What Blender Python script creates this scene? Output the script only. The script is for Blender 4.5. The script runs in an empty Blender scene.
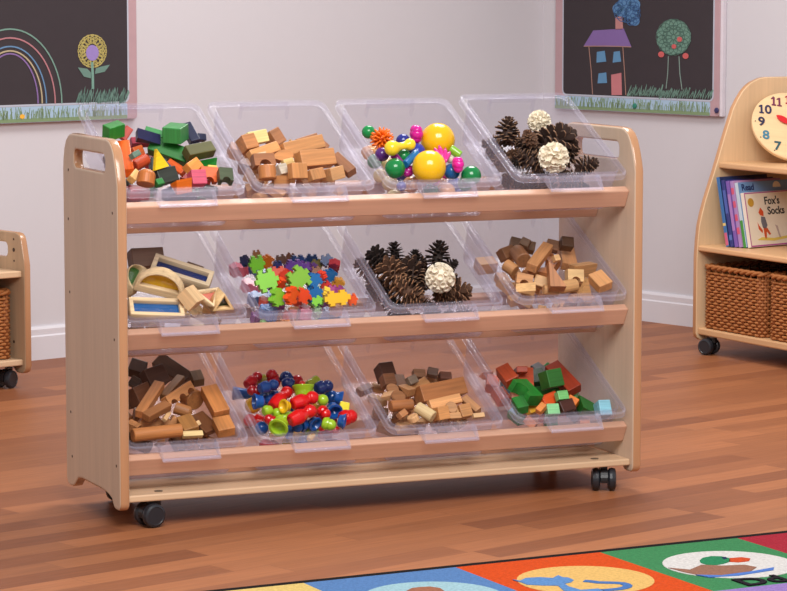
import bpy, bmesh, math, random
from mathutils import Vector, Matrix
R = random.Random(7)
sc = bpy.context.scene
COL = sc.collection
V = Vector
PI = math.pi

# ------------------------------------------------------------------ camera numbers
CAM = V((-1.7302, -5.3125, 1.0765)); YAW = 0.4103; PITCH = -0.1096; FPX = 2892.7
FW = V((math.sin(YAW)*math.cos(PITCH), math.cos(YAW)*math.cos(PITCH), math.sin(PITCH)))
RT = V((math.cos(YAW), -math.sin(YAW), 0)); UP = RT.cross(FW)

def hit(x, y, p0, n):
    """the point of the plane (p0, n) seen at photo pixel x, y"""
    d = FW + RT*((x-393.5)/FPX) - UP*((y-295.5)/FPX)
    return CAM + d*((V(p0)-CAM).dot(n)/d.dot(n))

# ------------------------------------------------------------------ colours and materials
def lin(c):
    return tuple((v/255/12.92 if v/255 <= .04045 else ((v/255+.055)/1.055)**2.4) for v in c) + (1,)

MATS = {}
def newmat(key):
    m = bpy.data.materials.new(key); m.use_nodes = True
    nt = m.node_tree; b = nt.nodes['Principled BSDF']
    return m, nt, b

def sset(b, name, v):
    if name in b.inputs: b.inputs[name].default_value = v

def plain(c, rough=.5, spec=.5, coat=0, name='paint', bump=0, bscale=300, var=.93, ns=25):
    key = (name, c, rough, spec, coat, bump, ns)
    if key in MATS: return MATS[key]
    m, nt, b = newmat(name)
    sset(b, 'Roughness', rough); sset(b, 'Specular IOR Level', spec); sset(b, 'Coat Weight', coat); sset(b, 'Coat Roughness', .08)
    tc = nt.nodes.new('ShaderNodeTexCoord'); n = nt.nodes.new('ShaderNodeTexNoise'); n.inputs['Scale'].default_value = ns; n.inputs['Detail'].default_value = 3
    nt.links.new(tc.outputs['Object'], n.inputs['Vector'])
    mx = nt.nodes.new('ShaderNodeMixRGB'); mx.inputs[1].default_value = lin(c); mx.inputs[2].default_value = lin(tuple(v*var for v in c))
    nt.links.new(n.outputs['Fac'], mx.inputs[0]); nt.links.new(mx.outputs[0], b.inputs['Base Color'])
    if bump:
        n2 = nt.nodes.new('ShaderNodeTexNoise'); n2.inputs['Scale'].default_value = bscale; n2.inputs['Detail'].default_value = 3
        nt.links.new(tc.outputs['Object'], n2.inputs['Vector'])
        bp = nt.nodes.new('ShaderNodeBump'); bp.inputs['Strength'].default_value = bump; bp.inputs['Distance'].default_value = .004
        nt.links.new(n2.outputs['Fac'], bp.inputs['Height']); nt.links.new(bp.outputs[0], b.inputs['Normal'])
    MATS[key] = m
    return m

def wood(c, contrast=.16, rough=.45, axis=0, scale=1.0, coat=0, name='wood', spec=.4):
    """wood with grain along a local axis of the object"""
    key = (name, c, contrast, rough, axis, scale, coat)
    if key in MATS: return MATS[key]
    m, nt, b = newmat(name)
    sset(b, 'Roughness', rough); sset(b, 'Specular IOR Level', spec); sset(b, 'Coat Weight', coat); sset(b, 'Coat Roughness', .12)
    tc = nt.nodes.new('ShaderNodeTexCoord'); oi = nt.nodes.new('ShaderNodeObjectInfo')
    mp = nt.nodes.new('ShaderNodeMapping')
    s = [140*scale]*3; s[axis] = 7*scale
    mp.inputs['Scale'].default_value = s
    cx = nt.nodes.new('ShaderNodeCombineXYZ'); ml = nt.nodes.new('ShaderNodeMath'); ml.operation = 'MULTIPLY'; ml.inputs[1].default_value = 37
    nt.links.new(oi.outputs['Random'], ml.inputs[0])
    for i in range(3): nt.links.new(ml.outputs[0], cx.inputs[i])
    nt.links.new(cx.outputs[0], mp.inputs['Location'])
    nt.links.new(tc.outputs['Object'], mp.inputs['Vector'])
    n = nt.nodes.new('ShaderNodeTexNoise'); n.inputs['Scale'].default_value = 1; n.inputs['Detail'].default_value = 4; n.inputs['Roughness'].default_value = .6
    nt.links.new(mp.outputs[0], n.inputs['Vector'])
    mp2 = nt.nodes.new('ShaderNodeMapping'); s2 = [18*scale]*3; s2[axis] = 2.5*scale; mp2.inputs['Scale'].default_value = s2
    nt.links.new(cx.outputs[0], mp2.inputs['Location']); nt.links.new(tc.outputs['Object'], mp2.inputs['Vector'])
    n2 = nt.nodes.new('ShaderNodeTexNoise'); n2.inputs['Scale'].default_value = 1; n2.inputs['Detail'].default_value = 2
    nt.links.new(mp2.outputs[0], n2.inputs['Vector'])
    ad = nt.nodes.new('ShaderNodeMath'); ad.operation = 'ADD'; nt.links.new(n.outputs['Fac'], ad.inputs[0]); nt.links.new(n2.outputs['Fac'], ad.inputs[1])
    rp = nt.nodes.new('ShaderNodeMapRange'); rp.inputs[1].default_value = .65; rp.inputs[2].default_value = 1.35
    nt.links.new(ad.outputs[0], rp.inputs[0])
    mx = nt.nodes.new('ShaderNodeMixRGB')
    mx.inputs[1].default_value = lin(tuple(max(0, v*(1-contrast)) for v in c)); mx.inputs[2].default_value = lin(tuple(min(255, v*(1+contrast*.5)) for v in c))
    nt.links.new(rp.outputs[0], mx.inputs[0]); nt.links.new(mx.outputs[0], b.inputs['Base Color'])
    MATS[key] = m
    return m

def plastic(c, rough=.18, name='glossy_plastic'):
    return plain(c, rough=rough, spec=.55, name=name)

def clear(opac, tint=(238, 236, 248), rough=.12, name='clear_plastic', gz=.3):
    key = (name, opac, tint, gz)
    if key in MATS: return MATS[key]
    m, nt, b = newmat(name)
    sset(b, 'Base Color', lin(tint)); sset(b, 'Roughness', rough); sset(b, 'Specular IOR Level', .6)
    t = nt.nodes.new('ShaderNodeBsdfTransparent'); t.inputs[0].default_value = (.965, .962, .975, 1)
    mx = nt.nodes.new('ShaderNodeMixShader')
    lw = nt.nodes.new('ShaderNodeLayerWeight'); lw.inputs[0].default_value = .25
    mr = nt.nodes.new('ShaderNodeMapRange'); mr.inputs[3].default_value = opac; mr.inputs[4].default_value = max(opac, gz)
    nt.links.new(lw.outputs['Facing'], mr.inputs[0]); nt.links.new(mr.outputs[0], mx.inputs[0])
    nt.links.new(t.outputs[0], mx.inputs[1]); nt.links.new(b.outputs[0], mx.inputs[2])
    nt.links.new(mx.outputs[0], nt.nodes['Material Output'].inputs[0])
    MATS[key] = m
    return m

# ------------------------------------------------------------------ object helpers
def link(name, me, mat=None, parent=None, loc=None, mw=None, smooth=False):
    o = bpy.data.objects.new(name, me); COL.objects.link(o)
    if mat is not None and me is not None:
        for mm in (mat if isinstance(mat, (list, tuple)) else [mat]): me.materials.append(mm)
    if parent is not None: o.parent = parent
    if mw is not None: o.matrix_local = mw
    if loc is not None: o.location = loc
    if smooth and me is not None:
        for p in me.polygons: p.use_smooth = True
    return o

def tag(o, label, cat, group=None, kind=None):
    o['label'] = label; o['category'] = cat
    if group: o['group'] = group
    if kind: o['kind'] = kind
    return o

def struct(o, label, cat):
    o['kind'] = 'structure'; o['label'] = label; o['category'] = cat
    return o

def empty(name, mw=None):
    o = bpy.data.objects.new(name, None); COL.objects.link(o); o.empty_display_size = .05
    if mw is not None: o.matrix_world = mw
    return o

def mesh_of(bm, name='m', smooth_angle=None):
    bmesh.ops.recalc_face_normals(bm, faces=bm.faces)
    me = bpy.data.meshes.new(name); bm.to_mesh(me); bm.free()
    return me

def bevel(bm, w, seg=2, edges=None, ang=.5):
    es = edges if edges is not None else [e for e in bm.edges if len(e.link_faces) == 2 and e.calc_face_angle(0) > ang]
    bmesh.ops.bevel(bm, geom=es, offset=w, segments=seg, affect='EDGES', profile=.5, clamp_overlap=True)

def bm_box(bm, lo, hi, M=None):
    lo, hi = V(lo), V(hi)
    r = bmesh.ops.create_cube(bm, size=1)
    for v in r['verts']:
        p = V((lo[i] + (v.co[i]+.5)*(hi[i]-lo[i]) for i in range(3)))
        v.co = (M @ p) if M is not None else p
    return r['verts']

def box_mesh(lo, hi, bv=.002, seg=2, M=None):
    bm = bmesh.new(); bm_box(bm, lo, hi)
    if bv: bevel(bm, bv, seg)
    if M is not None: bm.transform(M)
    return mesh_of(bm)

def bm_prism(bm, pts, z0, z1, M=None):
    a = [bm.verts.new(V((p[0], p[1], z0))) for p in pts]; b = [bm.verts.new(V((p[0], p[1], z1))) for p in pts]
    n = len(pts)
    bm.faces.new(a[::-1]); bm.faces.new(b)
    for i in range(n): bm.faces.new((a[i], a[(i+1) % n], b[(i+1) % n], b[i]))
    if M is not None:
        for v in a+b: v.co = M @ v.co

def bm_lathe(bm, prof, seg=20, M=None, cap=True):
    """profile of (radius, z), about z"""
    rings = []
    for r, z in prof:
        if r < 1e-6: rings.append([bm.verts.new(V((0, 0, z)))])
        else: rings.append([bm.verts.new(V((r*math.cos(2*PI*i/seg), r*math.sin(2*PI*i/seg), z))) for i in range(seg)])
    for a, b in zip(rings, rings[1:]):
        for i in range(seg):
            j = (i+1) % seg
            if len(a) == 1 and len(b) == 1: continue
            if len(a) == 1: bm.faces.new((a[0], b[j], b[i]))
            elif len(b) == 1: bm.faces.new((a[i], a[j], b[0]))
            else: bm.faces.new((a[i], a[j], b[j], b[i]))
    if cap:
        for rg, f in ((rings[0], 1), (rings[-1], 0)):
            if len(rg) > 1: bm.faces.new(rg[::-1] if f else rg)
    if M is not None:
        for rg in rings:
            for v in rg: v.co = M @ v.co

def bm_tube(bm, pts, r, seg=6, closed=False, rads=None):
    n = len(pts); rings = []
    up0 = V((0, 0, 1))
    for i, p in enumerate(pts):
        a = pts[(i-1) % n] if (closed or i > 0) else p
        b = pts[(i+1) % n] if (closed or i < n-1) else p
        t = (b-a); t = t.normalized() if t.length > 1e-9 else V((1, 0, 0))
        u = up0 - t*up0.dot(t)
        if u.length < .05: u = V((1, 0, 0)) - t*t.x
        u.normalize(); w = t.cross(u)
        rr = rads[i] if rads else r
        rings.append([bm.verts.new(p + (u*math.cos(2*PI*k/seg) + w*math.sin(2*PI*k/seg))*rr) for k in range(seg)])
    m = n if closed else n-1
    for i in range(m):
        a, b = rings[i], rings[(i+1) % n]
        for k in range(seg): bm.faces.new((a[k], a[(k+1) % seg], b[(k+1) % seg], b[k]))
    if not closed:
        bm.faces.new(rings[0][::-1]); bm.faces.new(rings[-1])

def curve_mesh(loops, thick, bv=0, seg=2):
    """flat outline (first loop) with holes, thickness along z centred on 0"""
    cu = bpy.data.curves.new('c', 'CURVE'); cu.dimensions = '2D'; cu.fill_mode = 'BOTH'
    cu.extrude = max(thick/2-bv, 0); cu.bevel_depth = bv; cu.bevel_resolution = seg; cu.offset = -bv
    for lp in loops:
        s = cu.splines.new('POLY'); s.points.add(len(lp)-1)
        for q, p in zip(s.points, lp): q.co = (p[0], p[1], 0, 1)
        s.use_cyclic_u = True
    o = bpy.data.objects.new('c', cu)
    me = bpy.data.meshes.new_from_object(o)
    bpy.data.objects.remove(o); bpy.data.curves.remove(cu)
    return me

def text_mesh(s, size, depth=.0005, align='CENTER'):
    cu = bpy.data.curves.new('t', 'FONT'); cu.body = s; cu.size = size; cu.extrude = depth; cu.align_x = align; cu.align_y = 'CENTER'; cu.offset = size*.022
    cu.resolution_u = 3
    o = bpy.data.objects.new('t', cu)
    me = bpy.data.meshes.new_from_object(o)
    bpy.data.objects.remove(o); bpy.data.curves.remove(cu)
    return me

def arc(cx, cy, r, a0, a1, n):
    return [(cx+r*math.cos(math.radians(a0+(a1-a0)*i/n)), cy+r*math.sin(math.radians(a0+(a1-a0)*i/n))) for i in range(n+1)]

def rrect(x0, y0, x1, y1, r, n=6):
    return arc(x1-r, y1-r, r, 0, 90, n)+arc(x0+r, y1-r, r, 90, 180, n)+arc(x0+r, y0+r, r, 180, 270, n)+arc(x1-r, y0+r, r, 270, 360, n)

def basis(o, ex, ey, ez):
    ex, ey, ez = V(ex), V(ey), V(ez)
    return Matrix(((ex.x, ey.x, ez.x, o[0]), (ex.y, ey.y, ez.y, o[1]), (ex.z, ey.z, ez.z, o[2]), (0, 0, 0, 1)))

def edge_slot(me, axis=2, lim=.6):
    """second material on the faces that are the thickness of a board"""
    for p in me.polygons:
        if abs(p.normal[axis]) < lim: p.material_index = 1

# ------------------------------------------------------------------ room
A = math.radians(17.3)
D = V((math.cos(A), math.sin(A), 0)); N = V((-math.sin(A), math.cos(A), 0))
LO, RO = 2.2546, 3.291
def W(dd, nn, z=0): return D*dd + N*nn + V((0, 0, z))
def roommat(o=V((0, 0, 0))): return basis(o, D, N, (0, 0, 1))
RM = roommat()

def floor_mat():
    m, nt, b = newmat('laminate_floor')
    tc = nt.nodes.new('ShaderNodeTexCoord'); sp = nt.nodes.new('ShaderNodeSeparateXYZ'); nt.links.new(tc.outputs['Object'], sp.inputs[0])
    def math_(op, a, b_=None, v=None):
        x = nt.nodes.new('ShaderNodeMath'); x.operation = op
        nt.links.new(a, x.inputs[0])
        if b_ is not None: nt.links.new(b_, x.inputs[1])
        if v is not None: x.inputs[1].default_value = v
        return x.outputs[0]
    row = math_('FLOOR', math_('DIVIDE', sp.outputs[1], v=.074))
    wn = nt.nodes.new('ShaderNodeTexWhiteNoise'); wn.noise_dimensions = '1D'; nt.links.new(row, wn.inputs['W'])
    u = math_('ADD', math_('DIVIDE', sp.outputs[0], v=.62), math_('MULTIPLY', wn.outputs['Value'], v=13.7))
    idx = math_('FLOOR', u)
    cb = nt.nodes.new('ShaderNodeCombineXYZ'); nt.links.new(idx, cb.inputs[0]); nt.links.new(row, cb.inputs[1])
    w2 = nt.nodes.new('ShaderNodeTexWhiteNoise'); w2.noise_dimensions = '2D'; nt.links.new(cb.outputs[0], w2.inputs['Vector'])
    rp = nt.nodes.new('ShaderNodeValToRGB'); e = rp.color_ramp.elements
    e[0].color = lin((132, 79, 51)); e[1].color = lin((166, 105, 68)); e[0].position = 0; e[1].position = 1
    for pos, c in ((.25, (146, 90, 58)), (.6, (156, 98, 63))):
        q = e.new(pos); q.color = lin(c)
    nt.links.new(w2.outputs['Value'], rp.inputs[0])
    mp = nt.nodes.new('ShaderNodeMapping'); mp.inputs['Scale'].default_value = (5, 90, 1); nt.links.new(tc.outputs['Object'], mp.inputs['Vector'])
    off = nt.nodes.new('ShaderNodeVectorMath'); off.operation = 'ADD'; nt.links.new(mp.outputs[0], off.inputs[0]); nt.links.new(w2.outputs['Color'], off.inputs[1])
    ns = nt.nodes.new('ShaderNodeTexNoise'); ns.inputs['Scale'].default_value = 1.3; ns.inputs['Detail'].default_value = 5; ns.inputs['Roughness'].default_value = .65
    nt.links.new(off.outputs[0], ns.inputs['Vector'])
    mr = nt.nodes.new('ShaderNodeMapRange'); mr.inputs[1].default_value = .3; mr.inputs[2].default_value = .7; mr.inputs[3].default_value = .84; mr.inputs[4].default_value = 1.12
    nt.links.new(ns.outputs['Fac'], mr.inputs[0])
    mx = nt.nodes.new('ShaderNodeMixRGB'); mx.blend_type = 'MULTIPLY'; mx.inputs[0].default_value = 1
    cg = nt.nodes.new('ShaderNodeCombineXYZ')
    for i in range(3): nt.links.new(mr.outputs[0], cg.inputs[i])
    nt.links.new(rp.outputs[0], mx.inputs[1]); nt.links.new(cg.outputs[0], mx.inputs[2])
    # seams
    fr = math_('FRACT', math_('DIVIDE', sp.outputs[1], v=.074)); lt = math_('LESS_THAN', fr, v=.03)
    fu = math_('FRACT', u); lu = math_('LESS_THAN', fu, v=.004); sm = math_('MAXIMUM', lt, lu)
    sm2 = math_('MULTIPLY', sm, v=.28)
    m2 = nt.nodes.new('ShaderNodeMixRGB'); m2.inputs[2].default_value = lin((95, 58, 42)); nt.links.new(sm2, m2.inputs[0]); nt.links.new(mx.outputs[0], m2.inputs[1])
    nt.links.new(m2.outputs[0], b.inputs['Base Color'])
    sset(b, 'Roughness', .45); sset(b, 'Specular IOR Level', .16)
    return m

bm = bmesh.new(); bm_box(bm, (-5, -7.5, -.05), (RO+.1, LO+.1, 0))
struct(link('floor', mesh_of(bm), floor_mat(), mw=RM), 'warm brown wood laminate strip floor', 'floor')
wall_l = plain((208, 205, 210), rough=.85, spec=.2, name='wall_paint', bump=.03, bscale=60, var=.99)
bm = bmesh.new(); bm_box(bm, (-5, LO, 0), (RO+.1, LO+.1, 2.7))
struct(link('wall_back', mesh_of(bm), wall_l, mw=RM), 'pinkish white painted wall behind the tub unit', 'wall')
bm = bmesh.new(); bm_box(bm, (RO, -7.5, 0), (RO+.1, LO, 2.7))
struct(link('wall_right', mesh_of(bm), wall_l, mw=RM), 'pinkish white painted wall behind the bookcase', 'wall')
skirt = plain((216, 213, 219), rough=.5, var=.99, name='skirting_paint')
prof = [(0, 0), (.015, 0), (.015, .066), (.011, .07), (.011, .086), (.006, .0935), (0, .0935)]
Mb = basis((0, 0, 0), -N, (0, 0, 1), -D)      # prism drawn in (out of wall, up), long axis along -D
bm = bmesh.new(); bm_prism(bm, prof, -RO+.0, 5, basis(N*LO, -N, (0, 0, 1), -D))
struct(link('baseboard_back', mesh_of(bm), skirt), 'white moulded skirting board along the back wall', 'skirting board')
bm = bmesh.new(); bm_prism(bm, prof, -LO+.016, 7, basis(D*RO, -D, (0, 0, 1), -N))
struct(link('baseboard_right', mesh_of(bm), skirt), 'white moulded skirting board along the right wall', 'skirting board')

# ------------------------------------------------------------------ casters
black_rub = plain((28, 28, 31), rough=.35, name='black_nylon')
black_hub = plain((40, 42, 48), rough=.3, name='dark_hub')
steel = plain((150, 145, 140), rough=.3, name='steel')
def caster(parent, pos, rot):
    """twin wheel caster, pos at floor under the stem"""
    M = Matrix.Translation(pos) @ Matrix.Rotation(rot, 4, 'Z')
    bm = bmesh.new()
    pr = arc(0, .026, .0215, -20, 200, 14)
    bm_prism(bm, [(x+.0, z) for x, z in pr], -.0075, .0075, Matrix.Rotation(PI/2, 4, 'X'))
    bm_lathe(bm, [(.009, .036), (.009, .053)], 12, Matrix.Translation((.016, 0, 0)))
    bm_box(bm, (-.004, -.007, .036), (.022, .007, .05))
    h = link('caster', mesh_of(bm), black_rub, parent, mw=M)
    for s in (-1, 1):
        bm = bmesh.new()
        prof = [(.006, .009), (.019, .0085), (.0235, .012), (.0242, .017), (.0225, .0235), (.018, .0255), (.017, .0245), (0, .0245)]
        prof = [(0, .008)] + prof
        bm_lathe(bm, prof, 28, Matrix.Translation((0, 0, .0242)) @ Matrix.Rotation(-s*PI/2, 4, 'X'))
        link('wheel', mesh_of(bm), black_hub, h, smooth=False)
    bm = bmesh.new(); bm_lathe(bm, [(.011, .0505), (.011, .053)], 14, Matrix.Translation((.016, 0, 0)))
    link('mounting_collar', mesh_of(bm), steel, h)
    return h

# ------------------------------------------------------------------ tub storage unit
UW, UD, PT = 1.15, .355, .02
face_w = wood((210, 186, 162), contrast=.05, rough=.5, axis=1, scale=.6, name='maple_veneer')
edge_w = wood((188, 139, 101), contrast=.06, rough=.22, axis=1, scale=.5, coat=.5, name='lacquered_edge')
rail_w = wood((206, 160, 134), contrast=.1, rough=.4, axis=0, scale=.5, name='beech_rail')
shelf_w = wood((218, 184, 148), contrast=.07, rough=.38, axis=0, scale=.5, name='beech_shelf')
dark_hole = plain((70, 48, 34), rough=.7, name='screw_recess')

unit = empty('storage_unit')
tag(unit, 'large beech storage unit on castors holding twelve tilted clear tubs', 'storage unit')
out = [(.0, .675), (.0, .055)] + arc(.016, .055, .016, 180, 270, 4)[1:] + arc(.033, .055, .016, 270, 330, 3) + [(.055, .056), (.075, .0615), (.1, .0645), (.13, .0655), (.25, .0655), (.275, .062)] \
    + [(.29, .052), (.302, .043), (.318, .039), (.338, .039), (.35, .044), (.355, .056)] + [(.355, .69), (.352, .712), (.345, .733), (.333, .75), (.315, .7605), (.295, .764), (.07, .764)] \
    + [(.052, .7615), (.036, .753), (.024, .74), (.013, .717), (.005, .695)]
hole = rrect(.0759, .6973, .2778, .7326, .013, 5)
for X0 in (0, UW-PT):
    me = curve_mesh([out, hole], PT, .0045, 3)
    edge_slot(me)
    p = link('side_panel', me, [face_w, edge_w], unit, mw=basis((X0+PT/2, 0, 0), (0, 1, 0), (0, 0, 1), (1, 0, 0)))
    for y, z in ((.316, .689), (.32, .589), (.031, .622), (.313, .102), (.022, .127), (.316, .44), (.027, .375), (.319, .193)):
        bm = bmesh.new()
        s = -1 if X0 == 0 else 1
        bm_lathe(bm, [(.0028, PT/2*s), (.0028, PT/2*s+s*.0006)], 10, Matrix.Translation((y, z, 0)))
        link('screw_recess', mesh_of(bm), dark_hole, p)
TH = math.radians(28.5); ct, st = math.cos(TH), math.sin(TH)
E2, E3 = V((0, ct, st)), V((0, -st, ct))
ROWZ = [.6323, .3840, .1356]
YR = .0249
# each column of tubs sits a little differently on the rails
COLS = [(.153, 0, 0), (.4315, 0, .001), (.7155, -.003, .003), (.9978, -.009, .013)]
def railframe(row): return basis((UW/2, YR, ROWZ[row]), (1, 0, 0), E2, E3)
def tubframe(k, row):
    x, a, b = COLS[k]
    o = V((x, YR, ROWZ[row])) + E2*(a - (0, .0075, .009)[row]) + E3*b
    return basis(o, (1, 0, 0), E2, E3)
for row in range(3):
    M = railframe(row)
    L = UW/2-PT
    me = box_mesh((-L, 0, -.04), (L, .02, 0), .0025)
    link('front_rail', me, rail_w, unit, mw=M)
    link('support_rail', box_mesh((-L, .10, -.129), (L, .118, -.0862), .002), rail_w, unit, mw=M)
    link('rear_rail', box_mesh((-L, .19, -.112), (L, .208, -.0862), .002), rail_w, unit, mw=M)
bs = link('base_shelf', box_mesh((PT, .012, .0535), (UW-PT, .34, .0675), .003), shelf_w, unit)
for x in (.092, UW-.09):
    bm = bmesh.new(); bm_lathe(bm, [(.0085, .0675), (.0085, .0688), (.004, .0688), (.003, .068), (0, .068)], 18, Matrix.Translation((x, .04, 0)))
    link('bolt_head', mesh_of(bm), plain((105, 88, 70), rough=.35, name='bronze_bolt'), bs)
caster(unit, (.071, .034, 0), math.radians(12))
caster(unit, (UW-.071, .034, 0), math.radians(66))
caster(unit, (.105, .315, 0), math.radians(30))
caster(unit, (UW-.07, .315, 0), math.radians(70))

# ------------------------------------------------------------------ clear tubs
body_m = clear(.085, tint=(222, 218, 236), gz=.2); rim_m = clear(.02, tint=(228, 225, 244), gz=.05); lip_m = clear(.16, tint=(234, 230, 250), gz=.3); hand_m = clear(.06, tint=(234, 230, 248), gz=.13)
HW = .1308
def rr3(hw, a, b, z, r, n=5): return [V((x, y, z)) for x, y in rrect(-hw, a, hw, b, r, n)]
def ring_faces(bm, loops, capfirst=False, caplast=False):
    vs = [[bm.verts.new(p) for p in lp] for lp in loops]
    for a, b in zip(vs, vs[1:]):
        for i in range(len(a)):
            j = (i+1) % len(a); bm.faces.new((a[i], a[j], b[j], b[i]))
    if capfirst: bm.faces.new(vs[0][::-1])
    if caplast: bm.faces.new(vs[-1])
WX = HW-.0122
def tub_body():
    bm = bmesh.new()
    o = [rr3(WX-.013, .054, .326, -.085, .012), rr3(WX-.007, .048, .332, -.082, .016), rr3(WX-.005, .0455, .3345, -.074, .016), rr3(WX, .038, .344, .016, .018)]
    i = [rr3(WX-.0018, .0398, .3422, .016, .0165), rr3(WX-.0067, .0472, .3328, -.073, .015), rr3(WX-.0085, .0495, .3305, -.0805, .0145), rr3(WX-.014, .055, .325, -.083, .011)]
    ring_faces(bm, o+i, True, True)
    return mesh_of(bm)
def tub_rim():
    bm = bmesh.new()
    a, b = .0217, .36
    ring_faces(bm, [rr3(WX-.0018, .0398, .3422, .012, .0165), rr3(WX-.0018, .0398, .3422, .0185, .0165), rr3(HW-.004, a+.004, b-.004, .0195, .02), rr3(HW-.001, a+.001, b-.001, .0185, .022), rr3(HW, a, b, .016, .023),
                    rr3(HW, a, b, .0065, .023), rr3(HW-.002, a+.002, b-.002, .0065, .021), rr3(HW-.002, a+.002, b-.002, .0155, .021), rr3(WX, .038, .344, .0155, .018), rr3(WX, .038, .344, .012, .018), rr3(WX-.0018, .0398, .3422, .012, .0165)])
    me = mesh_of(bm)
    for p in me.polygons: p.material_index = 1 if 2 <= p.index//24 <= 5 else 0
    return me
def tub_handle():
    bm = bmesh.new(); w = .0585
    # sloping front plate
    bm_prism(bm, [(.0225, .0185), (.0205, .0185), (-.0065, .0035), (-.0065, .001), (.0035, .001), (.0035, .0028), (-.0035, .0028)], -w, w, basis((0, 0, 0), (0, 1, 0), (0, 0, 1), (1, 0, 0)))
    for s in (-1, 1):
        x0, x1 = sorted((s*w, s*(w+.0022)))
        bm_prism(bm, [(.0375, .0145), (.0225, .0185), (.0205, .0185), (-.0065, .0035), (-.0065, .001), (.02, .001), (.0385, .0035)], x0, x1, basis((0, 0, 0), (0, 1, 0), (0, 0, 1), (1, 0, 0)))
    me = mesh_of(bm)
    for p in me.polygons: p.material_index = 1 if (abs(p.center.x) < w and p.center.z < .0032) or (abs(p.center.x) > w and p.center.y < .02) else 0
    return me
def tub_label_rib():
    bm = bmesh.new()
    for s in (-1, 1): bm_box(bm, (s*.052-.0012, .3445, -.02), (s*.052+.0012, .3585, .0148))
    bm_box(bm, (-.052, .357, -.004), (.052, .3585, .0148))
    return mesh_of(bm)
TB, TR_, THM, TL = tub_body(), tub_rim(), tub_handle(), tub_label_rib()
for me, mm in ((TB, (body_m,)), (TR_, (rim_m, lip_m)), (THM, (hand_m, lip_m)), (TL, (rim_m,))):
    for q in mm: me.materials.append(q)
TUBLAB = [['clear tub of coloured wooden blocks at the left end of the top row', 'clear tub of plain tan wooden blocks, second along the top row', 'clear tub of bright balls and rubber toys on the top row', 'clear tub of pine cones at the right end of the top row'],
          ['clear tub of framed window blocks at the left end of the middle row', 'clear tub of interlocking puzzle bricks on the middle row', 'clear tub of pine cones, third along the middle row', 'clear tub of plain shaped blocks at the right end of the middle row'],
          ['clear tub of dark wooden blocks at the left end of the bottom row', 'clear tub of shiny red, blue and lime skittles on the bottom row', 'clear tub of small wood offcuts, third along the bottom row', 'clear tub of green and orange blocks at the right end of the bottom row']]
for row in range(3):
    for k in range(4):
        t = empty('storage_tub', tubframe(k, row))
        tag(t, TUBLAB[row][k], 'storage tub', 'clear plastic tubs tilted on the storage unit')
        for nm, me in (('body', TB), ('rim', TR_), ('pull_handle', THM), ('label_holder', TL)): link(nm, me, None, t)
# ------------------------------------------------------------------ what lies in the tubs
from mathutils.bvhtree import BVHTree
def smat(c): return wood(c, contrast=.2, rough=.5, axis=0, scale=1.6, name='block_wood')
def dyed(c): return wood(c, contrast=.22, rough=.42, axis=0, scale=1.6, name='dyed_wood')
def m_box(L, w, h): return box_mesh((-L/2, -w/2, -h/2), (L/2, w/2, h/2), min(.0016, w*.12, h*.12), 2)
def m_tri(L, w, h):
    """triangular prism, long axis x"""
    bm = bmesh.new(); bm_prism(bm, [(-w/2, -h/2), (w/2, -h/2), (0, h/2)], -L/2, L/2, basis((0, 0, 0), (0, 1, 0), (0, 0, 1), (1, 0, 0))); bevel(bm, .001, 1)
    return mesh_of(bm)
def m_wedge(L, w, h):
    """right-angled wedge: triangle in x, z"""
    bm = bmesh.new(); bm_prism(bm, [(-L/2, -h/2), (L/2, -h/2), (-L/2, h/2)], -w/2, w/2, basis((0, 0, 0), (1, 0, 0), (0, 0, 1), (0, -1, 0))); bevel(bm, .001, 1)
    return mesh_of(bm)
def m_flat(L, w, h):
    """flat triangle seen from above"""
    bm = bmesh.new(); bm_prism(bm, [(-L/2, -w/2), (L/2, -w/2), (0, w/2)], -h/2, h/2); bevel(bm, .001, 1)
    return mesh_of(bm)
def m_cyl(L, w, h):
    bm = bmesh.new(); r = w/2; b = min(.0015, r*.15)
    bm_lathe(bm, [(0, -L/2), (r-b, -L/2), (r, -L/2+b), (r, L/2-b), (r-b, L/2), (0, L/2)], 24, Matrix.Rotation(PI/2, 4, 'Y'))
    return mesh_of(bm)
def m_dome(L, w, h):
    bm = bmesh.new(); r = w/2
    bm_lathe(bm, [(0, -L/2), (r*.95, -L/2), (r, -L/2+.001)] + [(r*math.cos(math.radians(a)), L/2-r*.7+r*.7*math.sin(math.radians(a))) for a in range(0, 91, 15)], 24, Matrix.Rotation(PI/2, 4, 'Y'))
    return mesh_of(bm)
def m_bridge(L, w, h):
    """block with a half-round notch, notch opens to -y, thickness along z"""
    r = min(L*.28, w*.62)
    pts = [(-L/2, -w/2)] + arc(0, -w/2, r, 180, 0, 12) + [(L/2, -w/2), (L/2, w/2), (-L/2, w/2)]
    bm = bmesh.new(); bm_prism(bm, pts, -h/2, h/2); bevel(bm, .0008, 1, ang=.9)
    return mesh_of(bm)
def m_curve(L, w, h):
    """arched plank"""
    ro = L/2; pts = arc(0, -w/2, ro, 160, 20, 12) + arc(0, -w/2, ro-w*.8, 20, 160, 12)
    bm = bmesh.new(); bm_prism(bm, pts, -h/2, h/2)
    return mesh_of(bm)
def m_scallop(L, w, h):
    pts = [(-L/2, w/2), (-L/2, -w/2)]
    for k in range(3):
        cx = -L/2 + L*(k+.5)/3; pts += arc(cx, -w/2, L/3*.36, 180, 0, 8)
    pts += [(L/2, -w/2), (L/2, w/2)]
    bm = bmesh.new(); bm_prism(bm, pts, -h/2, h/2)
    return mesh_of(bm)
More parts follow.
